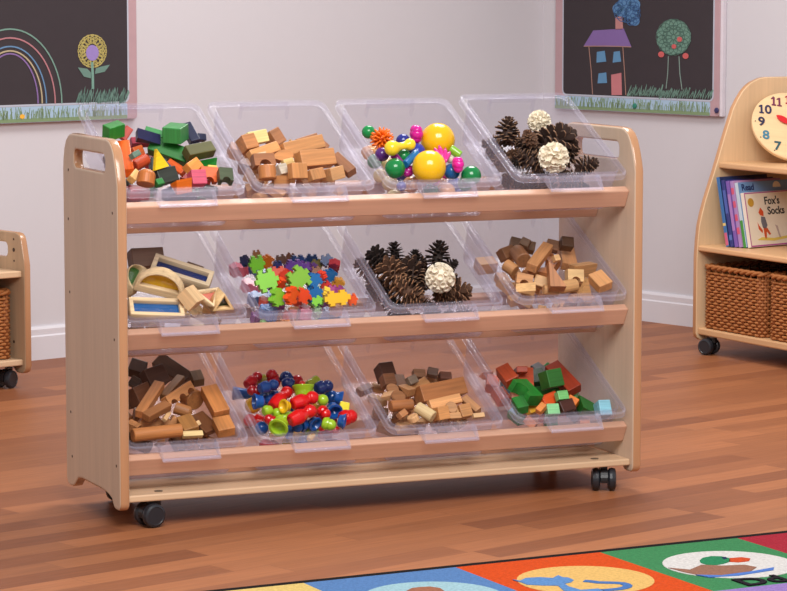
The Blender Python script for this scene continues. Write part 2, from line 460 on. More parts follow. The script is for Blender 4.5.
def m_zigzag(L, w, h):
    n = 5; pts = [(L/2, -w/2), (L/2, w*.1)]
    for k in range(n):
        x = L/2 - L*k/n; pts += [(x-L/n/2, w/2), (x-L/n, w*.0)]
    pts += [(-L/2, -w/2)]
    bm = bmesh.new(); bm_prism(bm, pts, -h/2, h/2)
    return mesh_of(bm)
def m_ball(L, w, h):
    bm = bmesh.new(); bmesh.ops.create_uvsphere(bm, u_segments=28, v_segments=18, radius=w/2)
    return mesh_of(bm)
def m_spiky(L, w, h):
    bm = bmesh.new(); bmesh.ops.create_uvsphere(bm, u_segments=16, v_segments=10, radius=w*.26)
    n = 70
    for i in range(n):
        z = 1-2*(i+.5)/n; a = i*2.39996; s = math.sqrt(1-z*z); d = V((s*math.cos(a), s*math.sin(a), z))
        bend = V((R.uniform(-.3, .3), R.uniform(-.3, .3), R.uniform(-.3, .3)))
        bm_tube(bm, [d*w*.2, d*w*.4, (d+bend*.5).normalized()*w*.56], 0, 6, rads=[w*.065, w*.05, w*.03])
    return mesh_of(bm)
def m_rattle(L, w, h):
    bm = bmesh.new(); r = w/2
    prof = [(0, -L/2)] + [(r*math.sin(math.radians(a)), -L/2+r-r*math.cos(math.radians(a))) for a in range(15, 121, 15)]
    prof += [(r*.55, -L/2+r*2.1), (r*.5, -.0+L*.05)]
    q = r*.78; prof += [(q*math.sin(math.radians(a)), L/2-q-q*math.cos(math.radians(a))) for a in range(40, 180, 14)] + [(0, L/2)]
    bm_lathe(bm, prof, 20, Matrix.Rotation(PI/2, 4, 'Y'))
    return mesh_of(bm)
def m_fan(L, w, h):
    """ribbed rubber wing"""
    bm = bmesh.new(); n = 5
    for k in range(n):
        a = math.radians(-32 + 64*k/(n-1)); l = L*(1-.12*abs(k-(n-1)/2))
        p0 = V((-L/2, 0, 0)); d = V((math.cos(a)*1, math.sin(a)*w/L*1.3, 0))
        bm_tube(bm, [p0, p0+d*l*.35, p0+d*l*.75, p0+d*l*.97], 0, 8, rads=[h*.3, h*.42, h*.5, h*.2])
    return mesh_of(bm)
def m_lobed(L, w, h):
    bm = bmesh.new()
    for x, y, r in ((-L*.25, 0, w*.36), (.02*L, w*.12, w*.4), (.02*L, -w*.14, w*.38), (L*.25, w*.16, w*.34), (L*.27, -w*.15, w*.34)):
        q = bmesh.ops.create_uvsphere(bm, u_segments=16, v_segments=10, radius=r)['verts']
        bmesh.ops.translate(bm, verts=q, vec=V((x, y, 0)))
    return mesh_of(bm)
def m_tube(L, w, h):
    bm = bmesh.new(); r = w/2
    bm_lathe(bm, [(r*.5, -L/2), (r*.9, -L/2), (r, -L/2+.002), (r, L/2-.002), (r*.9, L/2), (r*.5, L/2), (r*.45, L/2-.01)], 20, Matrix.Rotation(PI/2, 4, 'Y'))
    return mesh_of(bm)
SK = {}
def m_skittle(L, w, h):
    bm = bmesh.new(); r = w/2; hr = r*.86
    prof = [(0, -L/2), (r*.62, -L/2), (r*.8, -L/2+.002), (r*.98, -L/2+L*.3), (r*.95, -L/2+L*.42), (r*.62, L/2-hr*1.75)]
    prof += [(hr*math.sin(math.radians(a)), L/2-hr-hr*math.cos(math.radians(a))) for a in range(50, 180, 13)] + [(0, L/2)]
    bm_lathe(bm, prof, 20, Matrix.Rotation(PI/2, 4, 'Y'))
    return mesh_of(bm)
def m_cup(L, w, h):
    """hollow flared cup, opening to +x"""
    bm = bmesh.new(); r = w/2
    bm_lathe(bm, [(0, -L/2), (r*.55, -L/2), (r*.72, -L/2+L*.12), (r*.8, 0), (r, L/2-.002), (r*.97, L/2), (r*.74, L/2), (r*.55, L*.1), (r*.3, -L*.05), (0, -L*.05)], 24, Matrix.Rotation(PI/2, 4, 'Y'))
    return mesh_of(bm)
def m_disc(L, w, h):
    bm = bmesh.new(); r = w/2
    bm_lathe(bm, [(0, -h/2), (r*.9, -h/2), (r, -h/4), (r, h/4), (r*.9, h/2), (0, h/2)], 24)
    return mesh_of(bm)
def puzzle_pts(L, w):
    """plate with two square knobs on each long side and one on each end"""
    a, b, k, d = L*.38, w*.34, L*.105, w*.17
    pts = [(-a, -b)]
    for i in (-.21, .21): pts += [(L*i-k*.8, -b), (L*i-k, -b-d), (L*i+k, -b-d), (L*i+k*.8, -b)]
    pts += [(a, -b), (a, -k*.8), (a+L*.12, -k), (a+L*.12, k), (a, k*.8), (a, b)]
    for i in (.21, -.21): pts += [(L*i+k*.8, b), (L*i+k, b+d), (L*i-k, b+d), (L*i-k*.8, b)]
    pts += [(-a, b), (-a, k*.8), (-a-L*.12, k), (-a-L*.12, -k), (-a, -k*.8)]
    return pts
def m_puzzle(L, w, h):
    bm = bmesh.new(); bm_prism(bm, puzzle_pts(L, w), -h/2, h/2); bevel(bm, .0007, 1, ang=.9)
    return mesh_of(bm)
def m_cone(L, w, h):
    """open pine cone: woody scales spiralling round a core, tip to +x"""
    bm = bmesh.new(); r = w/2; n = 60
    bm_lathe(bm, [(0, -L/2), (r*.35, -L*.45), (r*.5, -L*.15), (r*.32, L*.25), (0, L*.46)], 10)
    for i in range(n):
        t = (i+.5)/n; a = i*2.39996
        z = -L*.46 + L*.9*t
        rad = r*(1.0 if t < .45 else 1.0-.6*((t-.45)/.55)**1.4)*(.75+.25*min(1, t/.12))*R.uniform(.86, 1.1)
        tilt = math.radians(-22 + 78*t**1.3 + R.uniform(-10, 10))
        d = V((math.cos(a), math.sin(a), 0)); sd = V((-math.sin(a), math.cos(a), 0)); u = d*math.cos(tilt) + V((0, 0, math.sin(tilt)))
        nn = u.cross(sd)*-1
        base = V((0, 0, z)) + d*r*.18; l = rad*.98; wd = r*.25*(1-.35*t)
        tp = wd*.55
        P = [base - sd*wd*.3, base + sd*wd*.3, base + u*l*.72 + sd*wd*.95, base + u*l + sd*wd*.4 + nn*tp*.2, base + u*l - sd*wd*.4 + nn*tp*.2, base + u*l*.72 - sd*wd*.95]
        a_ = [bm.verts.new(p + nn*tp*.3) for p in P]; b_ = [bm.verts.new(p - nn*tp*.3) for p in P]
        bm.faces.new(a_); bm.faces.new(b_[::-1])
        for q in range(6):
            f = bm.faces.new((a_[q], b_[q], b_[(q+1) % 6], a_[(q+1) % 6]))
            if q in (2, 3, 4): f.material_index = 1
    bm.transform(Matrix.Rotation(PI/2, 4, 'Y'))
    return mesh_of(bm)
def m_petals(L, w, h):
    """ball of curled papery petals"""
    bm = bmesh.new(); r = w/2
    bmesh.ops.create_uvsphere(bm, u_segments=16, v_segments=10, radius=r*.72)
    n = 90
    for i in range(n):
        z = 1-2*(i+.5)/n; a = i*2.39996; s = math.sqrt(1-z*z); d = V((s*math.cos(a), s*math.sin(a), z))
        e = d.orthogonal().normalized(); e.rotate(Matrix.Rotation(R.uniform(0, 6.28), 3, d)); f = d.cross(e)
        c = d*r*.62; q = r*.2
        n2 = 6; lo_ = []; hi_ = []
        for k in range(n2):
            t = (k/(n2-1)-.5)*2.4
            lo_.append(bm.verts.new(c + e*q*math.sin(t) + f*q*(1-math.cos(t))*.8))
            hi_.append(bm.verts.new(c + d*r*(.34+R.uniform(-.04, .06)) + (e*q*math.sin(t)*1.35 + f*q*(1-math.cos(t))*1.3) + f*q*.15*math.sin(k*2.6)))
        for k in range(n2-1): bm.faces.new((lo_[k], lo_[k+1], hi_[k+1], hi_[k]))
    me = bpy.data.meshes.new('m'); bm.to_mesh(me); bm.free()
    return me
def m_curls(L, w, h):
    """ball of curled pale tubes with open ends"""
    bm = bmesh.new(); r = w/2
    bmesh.ops.create_uvsphere(bm, u_segments=16, v_segments=10, radius=r*.74)
    n = 46
    for i in range(n):
        z = 1-2*(i+.5)/n; a = i*2.39996; s = math.sqrt(1-z*z); d = V((s*math.cos(a), s*math.sin(a), z))
        q = d.to_track_quat('Z', 'Y').to_matrix().to_4x4(); q = Matrix.Rotation(R.uniform(-.4, .4), 4, 'X') @ q
        tr = r*R.uniform(.15, .24)
        M = Matrix.Translation(d*r*.6) @ q
        bm_lathe(bm, [(tr*.6, 0), (tr, r*.36), (tr*1.08, r*.4), (tr*.86, r*.4), (tr*.6, r*.2), (0, r*.12)], 10, M, cap=False)
    return mesh_of(bm)
MK = dict(box=m_box, tri=m_tri, wedge=m_wedge, flat=m_flat, cyl=m_cyl, dome=m_dome, bridge=m_bridge, curve=m_curve, scallop=m_scallop, zigzag=m_zigzag, ball=m_ball, spiky=m_spiky, rattle=m_rattle, fan=m_fan, lobed=m_lobed, tube=m_tube,
          skittle=m_skittle, cup=m_cup, disc=m_disc, puzzle=m_puzzle, cone=m_cone, petals=m_petals, curls=m_curls)
NM = dict(box='wooden_block', tri='triangular_block', wedge='wedge_block', flat='triangular_block', cyl='cylinder_block', dome='domed_block', bridge='bridge_block', curve='curved_block', scallop='scalloped_block', zigzag='zigzag_block',
          ball='toy_ball', spiky='spiky_ball', rattle='toy_rattle', fan='rubber_wing_toy', lobed='rubber_toy', tube='toy_tube', skittle='toy_skittle', cup='toy_cup', disc='wooden_disc', puzzle='puzzle_brick', cone='pine_cone', petals='dried_flower', curls='dried_flower')
CAT = dict(puzzle='puzzle brick', cone='pine cone', petals='dried flower', curls='dried flower', ball='toy ball', spiky='toy ball', rattle='toy', fan='toy', lobed='toy', tube='toy', skittle='skittle', cup='toy cup')
SMOOTH = {'ball', 'spiky', 'rattle', 'fan', 'lobed'}
CDARK = [plain((58, 38, 30), rough=.75, name='cone_scale'), plain((42, 31, 27), rough=.8, name='cone_scale'), plain((92, 62, 44), rough=.8, name='cone_scale')]
CTIP = [plain((132, 98, 72), rough=.75, name='cone_tip'), plain((70, 54, 46), rough=.8, name='cone_tip'), plain((160, 116, 82), rough=.8, name='cone_tip')]
CREAM = plain((243, 233, 212), rough=.8, spec=.2, name='dried_petal')
CONE_ME = [m_cone(1, .9, 0) for _ in range(3)]

TUBS = []
class Tub:
    def __init__(s, row, k, ox, oy, sc_, mat, group):
        s.M = tubframe(k, row); s.Mi = s.M.inverted(); s.ox, s.oy, s.s, s.mat, s.group, s.row, s.k = ox, oy, sc_, mat, group, row, k
        s.n = (s.M.to_3x3() @ V((0, -.085, 1))).normalized()      # the heap dips slightly to the back
        s.p0 = s.M @ V((0, .05, .005)); s.items = []; s.frames = []; s.v = (s.Mi.to_3x3() @ (s.M @ V((0, .18, 0)) - CAM)).normalized()
    def at(s, x, y, h):
        p = hit(s.ox + x/s.s, s.oy + y/s.s, s.p0 + s.n*h*.001, s.n)
        return s.Mi @ p
    def fit(s, me, L):
        """nudge a piece so that none of it passes through the tub's walls or bottom"""
        d = V((0, 0, 0))
        for _ in range(3):
            mn = V((9, 9, 9)); mx = V((-9, -9, -9)); px = 0; nx = 0; py = 0; ny = 0; lowz = 9
            for v in me.vertices:
                p = L @ v.co + d
                lowz = min(lowz, p.z)
                t = min(1, max(0, (p.z+.085)/.1))
                hx = WX-.015 + .0115*t; y0 = .0525 - .0105*t; y1 = .328 + .012*t
                if p.z < .03 or True:
                    px = max(px, p.x-hx); nx = max(nx, -hx-p.x); py = max(py, p.y-y1); ny = max(ny, y0-p.y)
            if lowz < -.081: d.z += -.081-lowz
            if px > 0 and nx <= 0: d.x -= px
            elif nx > 0 and px <= 0: d.x += nx
            elif px > 0: d.x += (nx-px)/2
            if py > 0 and ny <= 0: d.y -= py
            elif ny > 0 and py <= 0: d.y += ny
            elif py > 0: d.y += (ny-py)/2
        return Matrix.Translation(d) @ L
    def place(s, kind, me, mats, Lm, label, group=None, smooth=False, name=None, scale=None):
        if scale is not None: Lm = Lm @ Matrix.Scale(scale, 4)
        Lm = s.fit(me, Lm)
        s.items.append([kind, me, mats, Lm, label, group, smooth, name])
    def tree(s, me, Lm):
        vs = [Lm @ v.co for v in me.vertices]
        lo = V((min(v[i] for v in vs) for i in range(3))); hi = V((max(v[i] for v in vs) for i in range(3)))
        return BVHTree.FromPolygons(vs, [tuple(p.vertices) for p in me.polygons]), lo, hi
    def clash(s, t, done):
        for q in done:
            if all(t[1][i] < q[2][i] and q[1][i] < t[2][i] for i in range(3)) and t[0].overlap(q[0]): return True
        return False
    def settle(s):
        """pieces nearer the front keep their place; those that would pass through them sit further back in the heap"""
        done = list(s.frames)
        for it in sorted(s.items, key=lambda q: min((q[3] @ v.co).dot(s.v) for v in q[1].vertices)):
            me, L0 = it[1], it[3]; best = L0
            for k in range(36):
                L1 = s.fit(me, Matrix.Translation(s.v*.004*k) @ L0); t = s.tree(me, L1); best = L1
                if not s.clash(t, done): break
            else: best = s.fit(me, Matrix.Translation(s.v*.012) @ L0); t = s.tree(me, best)
            done.append(t); s.link(it[0], me, it[2], best, *it[4:])
        s.done = done
    def link(s, kind, me, mats, Lm, label, group, smooth, name):
        if not me.materials:
            for mm in mats: me.materials.append(mm)
        o = bpy.data.objects.new(name or NM[kind], me); COL.objects.link(o)
        o.matrix_world = s.M @ Lm
        if smooth:
            for p in me.polygons: p.use_smooth = True
        tag(o, label, CAT.get(kind, 'block'), group or s.group)
        return o
    def axis(s, a, b, h1, h2, roll):
        p, q = s.at(a[0], a[1], h1), s.at(b[0], b[1], h2)
        ex = (q-p); L = max(ex.length, .004); ex.normalize()
        up = V((0, -.25, 1)); ez = (up - ex*up.dot(ex))
        if ez.length < .15: ez = V((0, -1, 0)) - ex*(-ex.y)
        ez.normalize(); ey = ez.cross(ex)
        return basis((p+q)/2, ex, ey, ez) @ Matrix.Rotation(math.radians(roll), 4, 'X'), L

def fill(t, items, where):
    """kind, colour, one end, other end, width mm, height mm, roll, label, height of each end over the heap (mm)"""
    for it in items:
        kind, c, a, b, w, h, roll, lab = it[:8]; h1 = it[8] if len(it) > 8 else 0; h2 = it[9] if len(it) > 9 else h1
        Lm, L = t.axis(a, b, h1, h2, roll)
        label = lab + ' ' + where
        if kind == 'cone':
            v = c; me = CONE_ME[R.randrange(3)].copy()
            t.place(kind, me, [CDARK[v], CTIP[v]], Lm, label, scale=max(L, .03))
        else:
            w_, h_ = w*.001, h*.001
            if kind in ('ball', 'spiky', 'petals', 'curls', 'disc'):
                pass
            me = MK[kind](L, w_, h_)
            mt = CREAM if kind in ('petals', 'curls') else t.mat(c)
            t.place(kind, me, [mt], Lm, label, smooth=kind in SMOOTH)

def colour_word(c):
    import colorsys
    h, s, v = colorsys.rgb_to_hsv(*(x/255 for x in c)); h *= 360
    if s < .22: return 'grey'
    if h < 12 or h > 345: return 'red' if s > .6 else 'pink'
    if h > 315: return 'pink'
    if h < 40: return ('orange' if s > .62 and v > .75 else 'brown' if v < .7 else 'tan')
    if h < 60: return 'yellow' if s > .5 else 'cream'
    if h < 160: return 'green'
    return 'blue' if h < 255 else 'purple'
def under(t, kinds, cols, n, noun, where, size=(.034, .054), w=(20, 30), dy=(.07, .3)):
    """the lower layers of the heap, as far as they show between the upper pieces and through the clear walls"""
    t.settle(); got = []
    for i in range(2*n):
        up_ = i >= n; m = i - n if up_ else i
        gx = (m % 5 + .5)/5; gy = (m//5 + .5)/max(1, math.ceil(n/5))
        for tr_ in range(14):
            k = R.choice(kinds); c = R.choice(cols); sh = 1-.035*tr_; L = R.uniform(*size)*sh; ww = R.uniform(*w)*.001*sh
            p = V((-.09 + .18*gx + R.uniform(-.012, .012), dy[0] + (dy[1]-dy[0])*gy + R.uniform(-.012, .012), (-.024 if up_ else -.06) + R.uniform(-.012, .014)))
            Lm = Matrix.Translation(p) @ Matrix.Rotation(R.uniform(0, 3.1), 4, 'Z') @ Matrix.Rotation(R.uniform(-.3, .3), 4, 'Y')
            if k == 'cone': me = CONE_ME[R.randrange(3)]; Lm = Lm @ Matrix.Scale(.046*sh, 4)
            else: me = MK[k](L, ww, ww*.9)
            Lm = t.fit(me, Lm); q = t.tree(me, Lm)
            if t.clash(q, t.done) or (up_ and q[2].z > -.002-.12*q[2].y): continue
            t.done.append(q); got.append((q, k, c, me, Lm)); break
    rb = bmesh.new(); bm_box(rb, (-.6, 0, -.04), (.6, .02, 0)); rail = BVHTree.FromBMesh(rb); rb.free()
    for q, k, c, me, Lm in got:
        seen = 0
        vs = [Lm @ v.co for v in me.vertices]; vs = vs[::max(1, len(vs)//24)]
        for eye in (CAM, CAM - RT*.5, CAM + RT*.5):
            e = t.Mi @ eye
            for v in vs:
                d = (v-e); L_ = d.length - .0015; d.normalize()
                if rail.ray_cast(e, d, L_)[0] is None and not any(o[0].ray_cast(e, d, L_)[0] is not None for o in t.done if o is not q): seen += 1
        if seen < 5: continue
        nm = {'cone': ('dark brown', 'dull dark', 'light brown')[c] if k == 'cone' else '', }.get(k) or colour_word(c)
        me = me.copy(); nn = noun if isinstance(noun, str) else noun[k]
        lab = f'{nm} {nn} lying low in the heap {where}'
        t.link(k, me, [CDARK[c], CTIP[c]] if k == 'cone' else [t.mat(c)], Lm, lab, f'{nm} {nn} low in the heap {where}', k in SMOOTH, None)

BLK = dict(box='block', cyl='cylinder block', tri='triangular block')
S1 = 787/170; S2 = 787/140
glos = lambda c: plastic(c, .16)
rub = lambda c: plastic(c, .32, 'soft_plastic')
T = {}
for key, (row, k, ox, oy, s_, m_, g) in {
    1: (0, 0, 80, 100, S1, dyed, 'coloured blocks in the top row tub'), 2: (0, 1, 225, 115, S2, smat, 'plain blocks in the top row tub'),
    3: (0, 2, 355, 105, S2, glos, 'balls and rubber toys in the top row tub'), 4: (0, 3, 485, 95, S2, smat, 'pine cones and dried flowers in the top row tub'),
    5: (1, 0, 120, 235, S2, smat, 'window blocks in the middle row tub'), 6: (1, 1, 230, 240, S2, rub, 'puzzle bricks in the middle row tub'),
    7: (1, 2, 360, 230, S2, smat, 'pine cones in the middle row tub'), 8: (1, 3, 490, 225, S2, smat, 'shaped blocks in the middle row tub'),
    9: (2, 0, 120, 345, S2, smat, 'dark wood blocks in the bottom row tub'), 10: (2, 1, 235, 355, S2, glos, 'skittles and cups in the bottom row tub'),
    11: (2, 2, 365, 350, S2, smat, 'wood offcuts in the bottom row tub'), 12: (2, 3, 485, 350, S2, dyed, 'green and orange blocks in the bottom row tub')}.items():
    T[key] = Tub(row, k, ox, oy, s_, m_, g)

fill(T[1], [
    ('box', (38, 122, 44), (150, 172), (152, 112), 40, 24, 10, 'bright green block standing at the back left', 2, 30),
    ('box', (176, 62, 48), (192, 182), (228, 128), 17, 17, 20, 'dull red stick leaning beside the upright green block', 4, 22),
    ('box', (172, 52, 74), (232, 196), (334, 192), 17, 17, 10, 'crimson stick lying behind the long green block'),
    ('wedge', (36, 36, 76), (262, 162), (378, 172), 22, 22, 20, 'navy wedge at the back behind the crimson stick', 2),
    ('box', (64, 140, 78), (300, 140), (386, 164), 16, 12, 20, 'thin mid green stick at the very back', 6),
    ('box', (56, 134, 68), (443, 190), (441, 118), 44, 40, 40, 'large green cube standing corner up at the back', -4, 26),
    ('box', (34, 38, 68), (490, 118), (535, 200), 20, 20, 10, 'dark navy stick sloping down behind the green cube', 6, -2),
    ('box', (40, 44, 74), (563, 190), (560, 158), 18, 14, 10, 'small navy block by the right side', 0, 8),
    ('box', (30, 118, 40), (325, 207), (506, 272), 32, 30, 25, 'longest bright green block lying across the heap', 8),
    ('box', (92, 90, 48), (490, 250), (612, 226), 26, 24, 5, 'olive block leaning to the right side', 2),
    ('wedge', (30, 124, 42), (645, 300), (560, 285), 24, 20, 0, 'green wedge lying under the olive block', -6),
    ('flat', (246, 198, 30), (330, 282), (395, 262), 40, 9, 40, 'yellow triangle lying by the long green block', 24),
    ('box', (236, 98, 30), (200, 205), (221, 340), 25, 22, 15, 'tall bright orange block along the left side', 6),
    ('box', (196, 92, 38), (240, 246), (284, 232), 20, 18, 30, 'small brown orange block beside the crimson stick', 8),
    ('box', (108, 134, 118), (238, 262), (270, 244), 12, 14, 30, 'small grey green block by the tall orange block', 14),
    ('cyl', (206, 78, 40), (244, 308), (304, 274), 26, 26, 0, 'red orange cylinder below the small grey green block', 10),
    ('box', (224, 170, 102), (236, 372), (262, 338), 16, 16, 20, 'small plain tan block in the left corner', 4),
    ('dome', (192, 112, 54), (302, 392), (312, 322), 36, 34, 0, 'brown rounded cylinder standing at the front', 0, 18),
    ('box', (44, 52, 48), (322, 306), (398, 312), 28, 26, 20, 'black green block behind the brown rounded cylinder', 2),
    ('box', (50, 56, 50), (350, 366), (436, 344), 30, 28, 30, 'black green block at the front centre', 4),
    ('box', (80, 90, 118), (382, 290), (436, 344), 14, 14, 30, 'thin grey blue stick beside the orange stick', 14),
    ('box', (232, 96, 32), (410, 290), (484, 338), 16, 16, 30, 'thin orange stick beside the grey blue stick', 8),
    ('tri', (248, 116, 24), (440, 394), (510, 380), 30, 26, 0, 'bright orange triangular block at the front', 8),
    ('box', (226, 86, 116), (508, 366), (576, 364), 30, 30, 25, 'pink cube at the front', 6),
    ('box', (236, 146, 68), (500, 326), (546, 294), 24, 20, 20, 'light orange block right of the orange stick', 6),
    ('bridge', (242, 102, 28), (556, 346), (634, 352), 30, 22, 30, 'bright orange bridge beside the pink cube', 4),
    ('box', (240, 196, 92), (590, 322), (634, 326), 16, 14, 20, 'small yellow stick behind the orange bridge', 0),
    ('bridge', (76, 86, 62), (640, 352), (704, 356), 30, 20, 10, 'dark olive bridge at the right side', 14),
    ('box', (42, 124, 54), (350, 388), (382, 380), 14, 14, 10, 'small green block at the front', 0),
], 'in the top-row tub of coloured blocks')
under(T[1], ['box', 'box', 'cyl'], [(178, 48, 62), (96, 98, 96), (212, 70, 60), (60, 60, 90), (226, 100, 120), (46, 120, 52)], 25, BLK, 'in the top-row tub of coloured blocks')

fill(T[2], [
    ('box', (196, 132, 82), (80, 172), (150, 156), 32, 34, 20, 'tan cube at the back left'),
    ('box', (248, 216, 146), (122, 138), (228, 118), 26, 22, 30, 'pale yellow block at the back', 6),
    ('box', (164, 112, 76), (250, 146), (300, 118), 34, 30, 25, 'brown cube behind the long planks', 4),
    ('box', (214, 152, 94), (138, 234), (292, 180), 22, 18, 20, 'light plank below the pale yellow block', 6),
    ('box', (204, 146, 94), (318, 202), (540, 152), 28, 28, 30, 'longest plank lying across the back', 6),
    ('box', (168, 116, 80), (400, 160), (518, 124), 16, 14, 20, 'brown stick behind the longest plank', 4),
    ('flat', (222, 186, 140), (352, 160), (386, 156), 16, 10, 40, 'small pale triangle behind the longest plank', 2),
    ('curve', (198, 136, 82), (256, 238), (386, 232), 26, 22, 30, 'arched tan block below the longest plank', 10),
    ('box', (198, 138, 86), (410, 258), (602, 240), 34, 34, 28, 'thick tan block at the centre right', 10),
    ('box', (152, 102, 70), (616, 236), (716, 326), 22, 20, 20, 'dark brown stick along the right side', 6),
    ('box', (158, 106, 72), (545, 190), (562, 166), 18, 16, 20, 'small brown block ending the longest plank', -6),
    ('bridge', (156, 102, 66), (155, 262), (272, 258), 26, 22, 20, 'dark brown bridge at the left side', 6),
    ('box', (220, 194, 156), (178, 238), (230, 226), 14, 10, 20, 'small pale stick on the dark brown bridge', 16),
    ('cyl', (190, 122, 70), (240, 362), (234, 286), 36, 36, 0, 'tan cylinder standing at the front left', 0, 18),
    ('box', (204, 190, 170), (296, 316), (342, 306), 22, 20, 20, 'small greyish cube behind the front blocks', 8),
    ('box', (240, 200, 128), (326, 278), (382, 264), 16, 14, 20, 'small pale stick behind the upright tan block', 6),
    ('box', (202, 140, 86), (412, 360), (404, 272), 36, 20, 10, 'upright tan block at the front centre', 4, 26),
    ('box', (204, 144, 92), (520, 366), (500, 306), 36, 18, 10, 'tan block leaning right of the upright tan block', 2, 16),
    ('box', (206, 154, 104), (578, 340), (652, 320), 26, 26, 40, 'block with a pale edge at front right', 4),
    ('tri', (194, 134, 82), (272, 362), (362, 362), 26, 22, 0, 'low triangular block at the front', 2),
], 'in the top-row tub of plain blocks')
under(T[2], ['box', 'box', 'cyl', 'tri'], [(206, 150, 98), (184, 126, 80), (164, 112, 76)], 25, BLK, 'in the top-row tub of plain blocks')

fill(T[3], [
    ('ball', (24, 142, 72), (38, 152), (92, 152), 28, 28, 0, 'green ball at the back left', 0),
    ('spiky', (250, 118, 28), (92, 195), (208, 190), 46, 46, 0, 'orange spiky rubber ball', 12),
    ('ball', (40, 48, 138), (235, 205), (305, 200), 30, 30, 0, 'dark blue ball behind the yellow rattle', 0),
    ('ball', (22, 140, 70), (235, 290), (310, 290), 32, 32, 0, 'green ball under the yellow rattle', 0),
    ('ball', (46, 62, 170), (300, 265), (390, 265), 38, 38, 0, 'royal blue ball at the centre', 4),
    ('ball', (88, 40, 120), (120, 275), (185, 280), 30, 30, 0, 'dark purple ball by the left side', -6),
    ('tube', (30, 110, 172), (282, 335), (346, 270), 17, 17, 0, 'blue tube leaning on the royal blue ball', 20, 24),
    ('rattle', (246, 214, 44), (172, 250), (335, 216), 32, 32, 0, 'yellow knobbed rattle', 30, 30),
    ('tube', (146, 36, 130), (214, 278), (262, 336), 16, 16, 0, 'purple tube below the yellow rattle', 18, 8),
    ('lobed', (212, 26, 150), (345, 206), (344, 122), 32, 24, 90, 'magenta lobed rubber toy standing at the back', 14, 40),
    ('ball', (250, 190, 20), (375, 205), (555, 190), 72, 72, 0, 'larger yellow ball at the back', 14),
    ('ball', (250, 196, 26), (332, 360), (508, 350), 70, 70, 0, 'yellow ball at the front', 16),
    ('fan', (226, 52, 150), (505, 325), (472, 225), 46, 10, 10, 'magenta ribbed wing between the yellow balls', 34, 52),
    ('tube', (132, 190, 52), (536, 244), (592, 284), 18, 18, 0, 'lime green tube beside the larger yellow ball', 22, 16),
    ('lobed', (232, 36, 160), (582, 372), (576, 300), 28, 22, 90, 'hot pink lobed rubber toy at the right', 6, 26),
    ('ball', (232, 220, 196), (512, 305), (556, 300), 18, 18, 0, 'small cream ball beside the hot pink toy', 6),
    ('ball', (28, 96, 160), (505, 378), (585, 372), 34, 34, 0, 'teal blue ball at the front', 0),
    ('ball', (20, 128, 66), (600, 400), (705, 396), 42, 42, 0, 'dark green ball at the front right', -8),
    ('ball', (20, 132, 66), (175, 352), (275, 362), 42, 42, 0, 'glossy green ball at the front left', 4),
    ('lobed', (170, 30, 130), (282, 392), (318, 360), 22, 18, 60, 'small magenta toy behind the front yellow ball', 2),
], 'in the top-row toy tub')
under(T[3], ['ball', 'lobed', 'ball'], [(238, 214, 160), (236, 170, 110), (22, 132, 70), (60, 70, 160), (226, 60, 150)], 25, dict(ball='ball', lobed='rubber toy'), 'in the top-row toy tub', size=(.03, .04), w=(30, 36))

fill(T[4], [
    ('cone', 0, (122, 262), (124, 135), 0, 0, 0, 'pine cone standing tip up at the left', 0, 28),
    ('cone', 2, (262, 262), (234, 214), 0, 0, 40, 'greyish pine cone end-on below the upper flower', 8, 34),
    ('cone', 0, (330, 292), (480, 225), 0, 0, 0, 'large dark pine cone at the centre right', 8, 12),
    ('cone', 0, (395, 232), (430, 158), 0, 0, 0, 'pine cone standing right of the upper flower', 0, 24),
    ('cone', 0, (505, 362), (585, 276), 0, 0, 0, 'pine cone opening to the right side', 6, 22),
    ('cone', 0, (530, 402), (624, 380), 0, 0, 0, 'small pine cone at the front right', 0, 4),
    ('cone', 0, (300, 400), (192, 330), 0, 0, 0, 'large pine cone at the front left', 8, 14),
    ('cone', 0, (280, 330), (180, 262), 0, 0, 20, 'pine cone under the greyish one', -4, 0),
    ('petals', 0, (238, 150), (372, 150), 52, 0, 0, 'upper cream dried flower', 34),
    ('petals', 0, (305, 366), (488, 366), 66, 0, 0, 'lower and larger cream dried flower', 26),
], 'in the top-row pine cone tub')
under(T[4], ['cone'], [0, 1, 2], 25, 'pine cone', 'in the top-row tub')
fill(T[7], [
    ('cone', 1, (60, 130), (130, 190), 0, 0, 0, 'dull grey pine cone in the back left corner', 0, 6),
    ('cone', 1, (200, 190), (188, 72), 0, 0, 0, 'black spread pine cone standing tip up at the back', 0, 34),
    ('cone', 1, (310, 210), (306, 116), 0, 0, 0, 'dark pine cone at the back between two taller ones', 0, 22),
    ('cone', 1, (432, 205), (444, 72), 0, 0, 0, 'tallest black pine cone behind the pale flower', 4, 34),
    ('cone', 2, (140, 200), (225, 300), 0, 0, 0, 'light brown pine cone along the left side', 8),
    ('cone', 0, (262, 200), (325, 310), 0, 0, 0, 'dark brown pine cone at the centre', 10),
    ('cone', 2, (200, 320), (345, 382), 0, 0, 0, 'light brown pine cone at the front left', 4),
    ('cone', 1, (480, 215), (540, 180), 0, 0, 0, 'black pine cone at the right behind the pale flower', 0, 6),
    ('cone', 0, (530, 260), (580, 330), 0, 0, 0, 'dark pine cone right of the pale flower', -2),
    ('cone', 2, (550, 360), (690, 335), 0, 0, 0, 'brown pine cone lying at the front right', 4),
    ('cone', 2, (430, 372), (520, 360), 0, 0, 0, 'small brown pine cone under the pale flower', 0),
    ('curls', 0, (368, 270), (532, 270), 62, 0, 0, 'cream dried flower of curled tubes', 30),
], 'in the middle-row pine cone tub')
under(T[7], ['cone'], [0, 1, 2], 25, 'pine cone', 'in the middle-row tub')

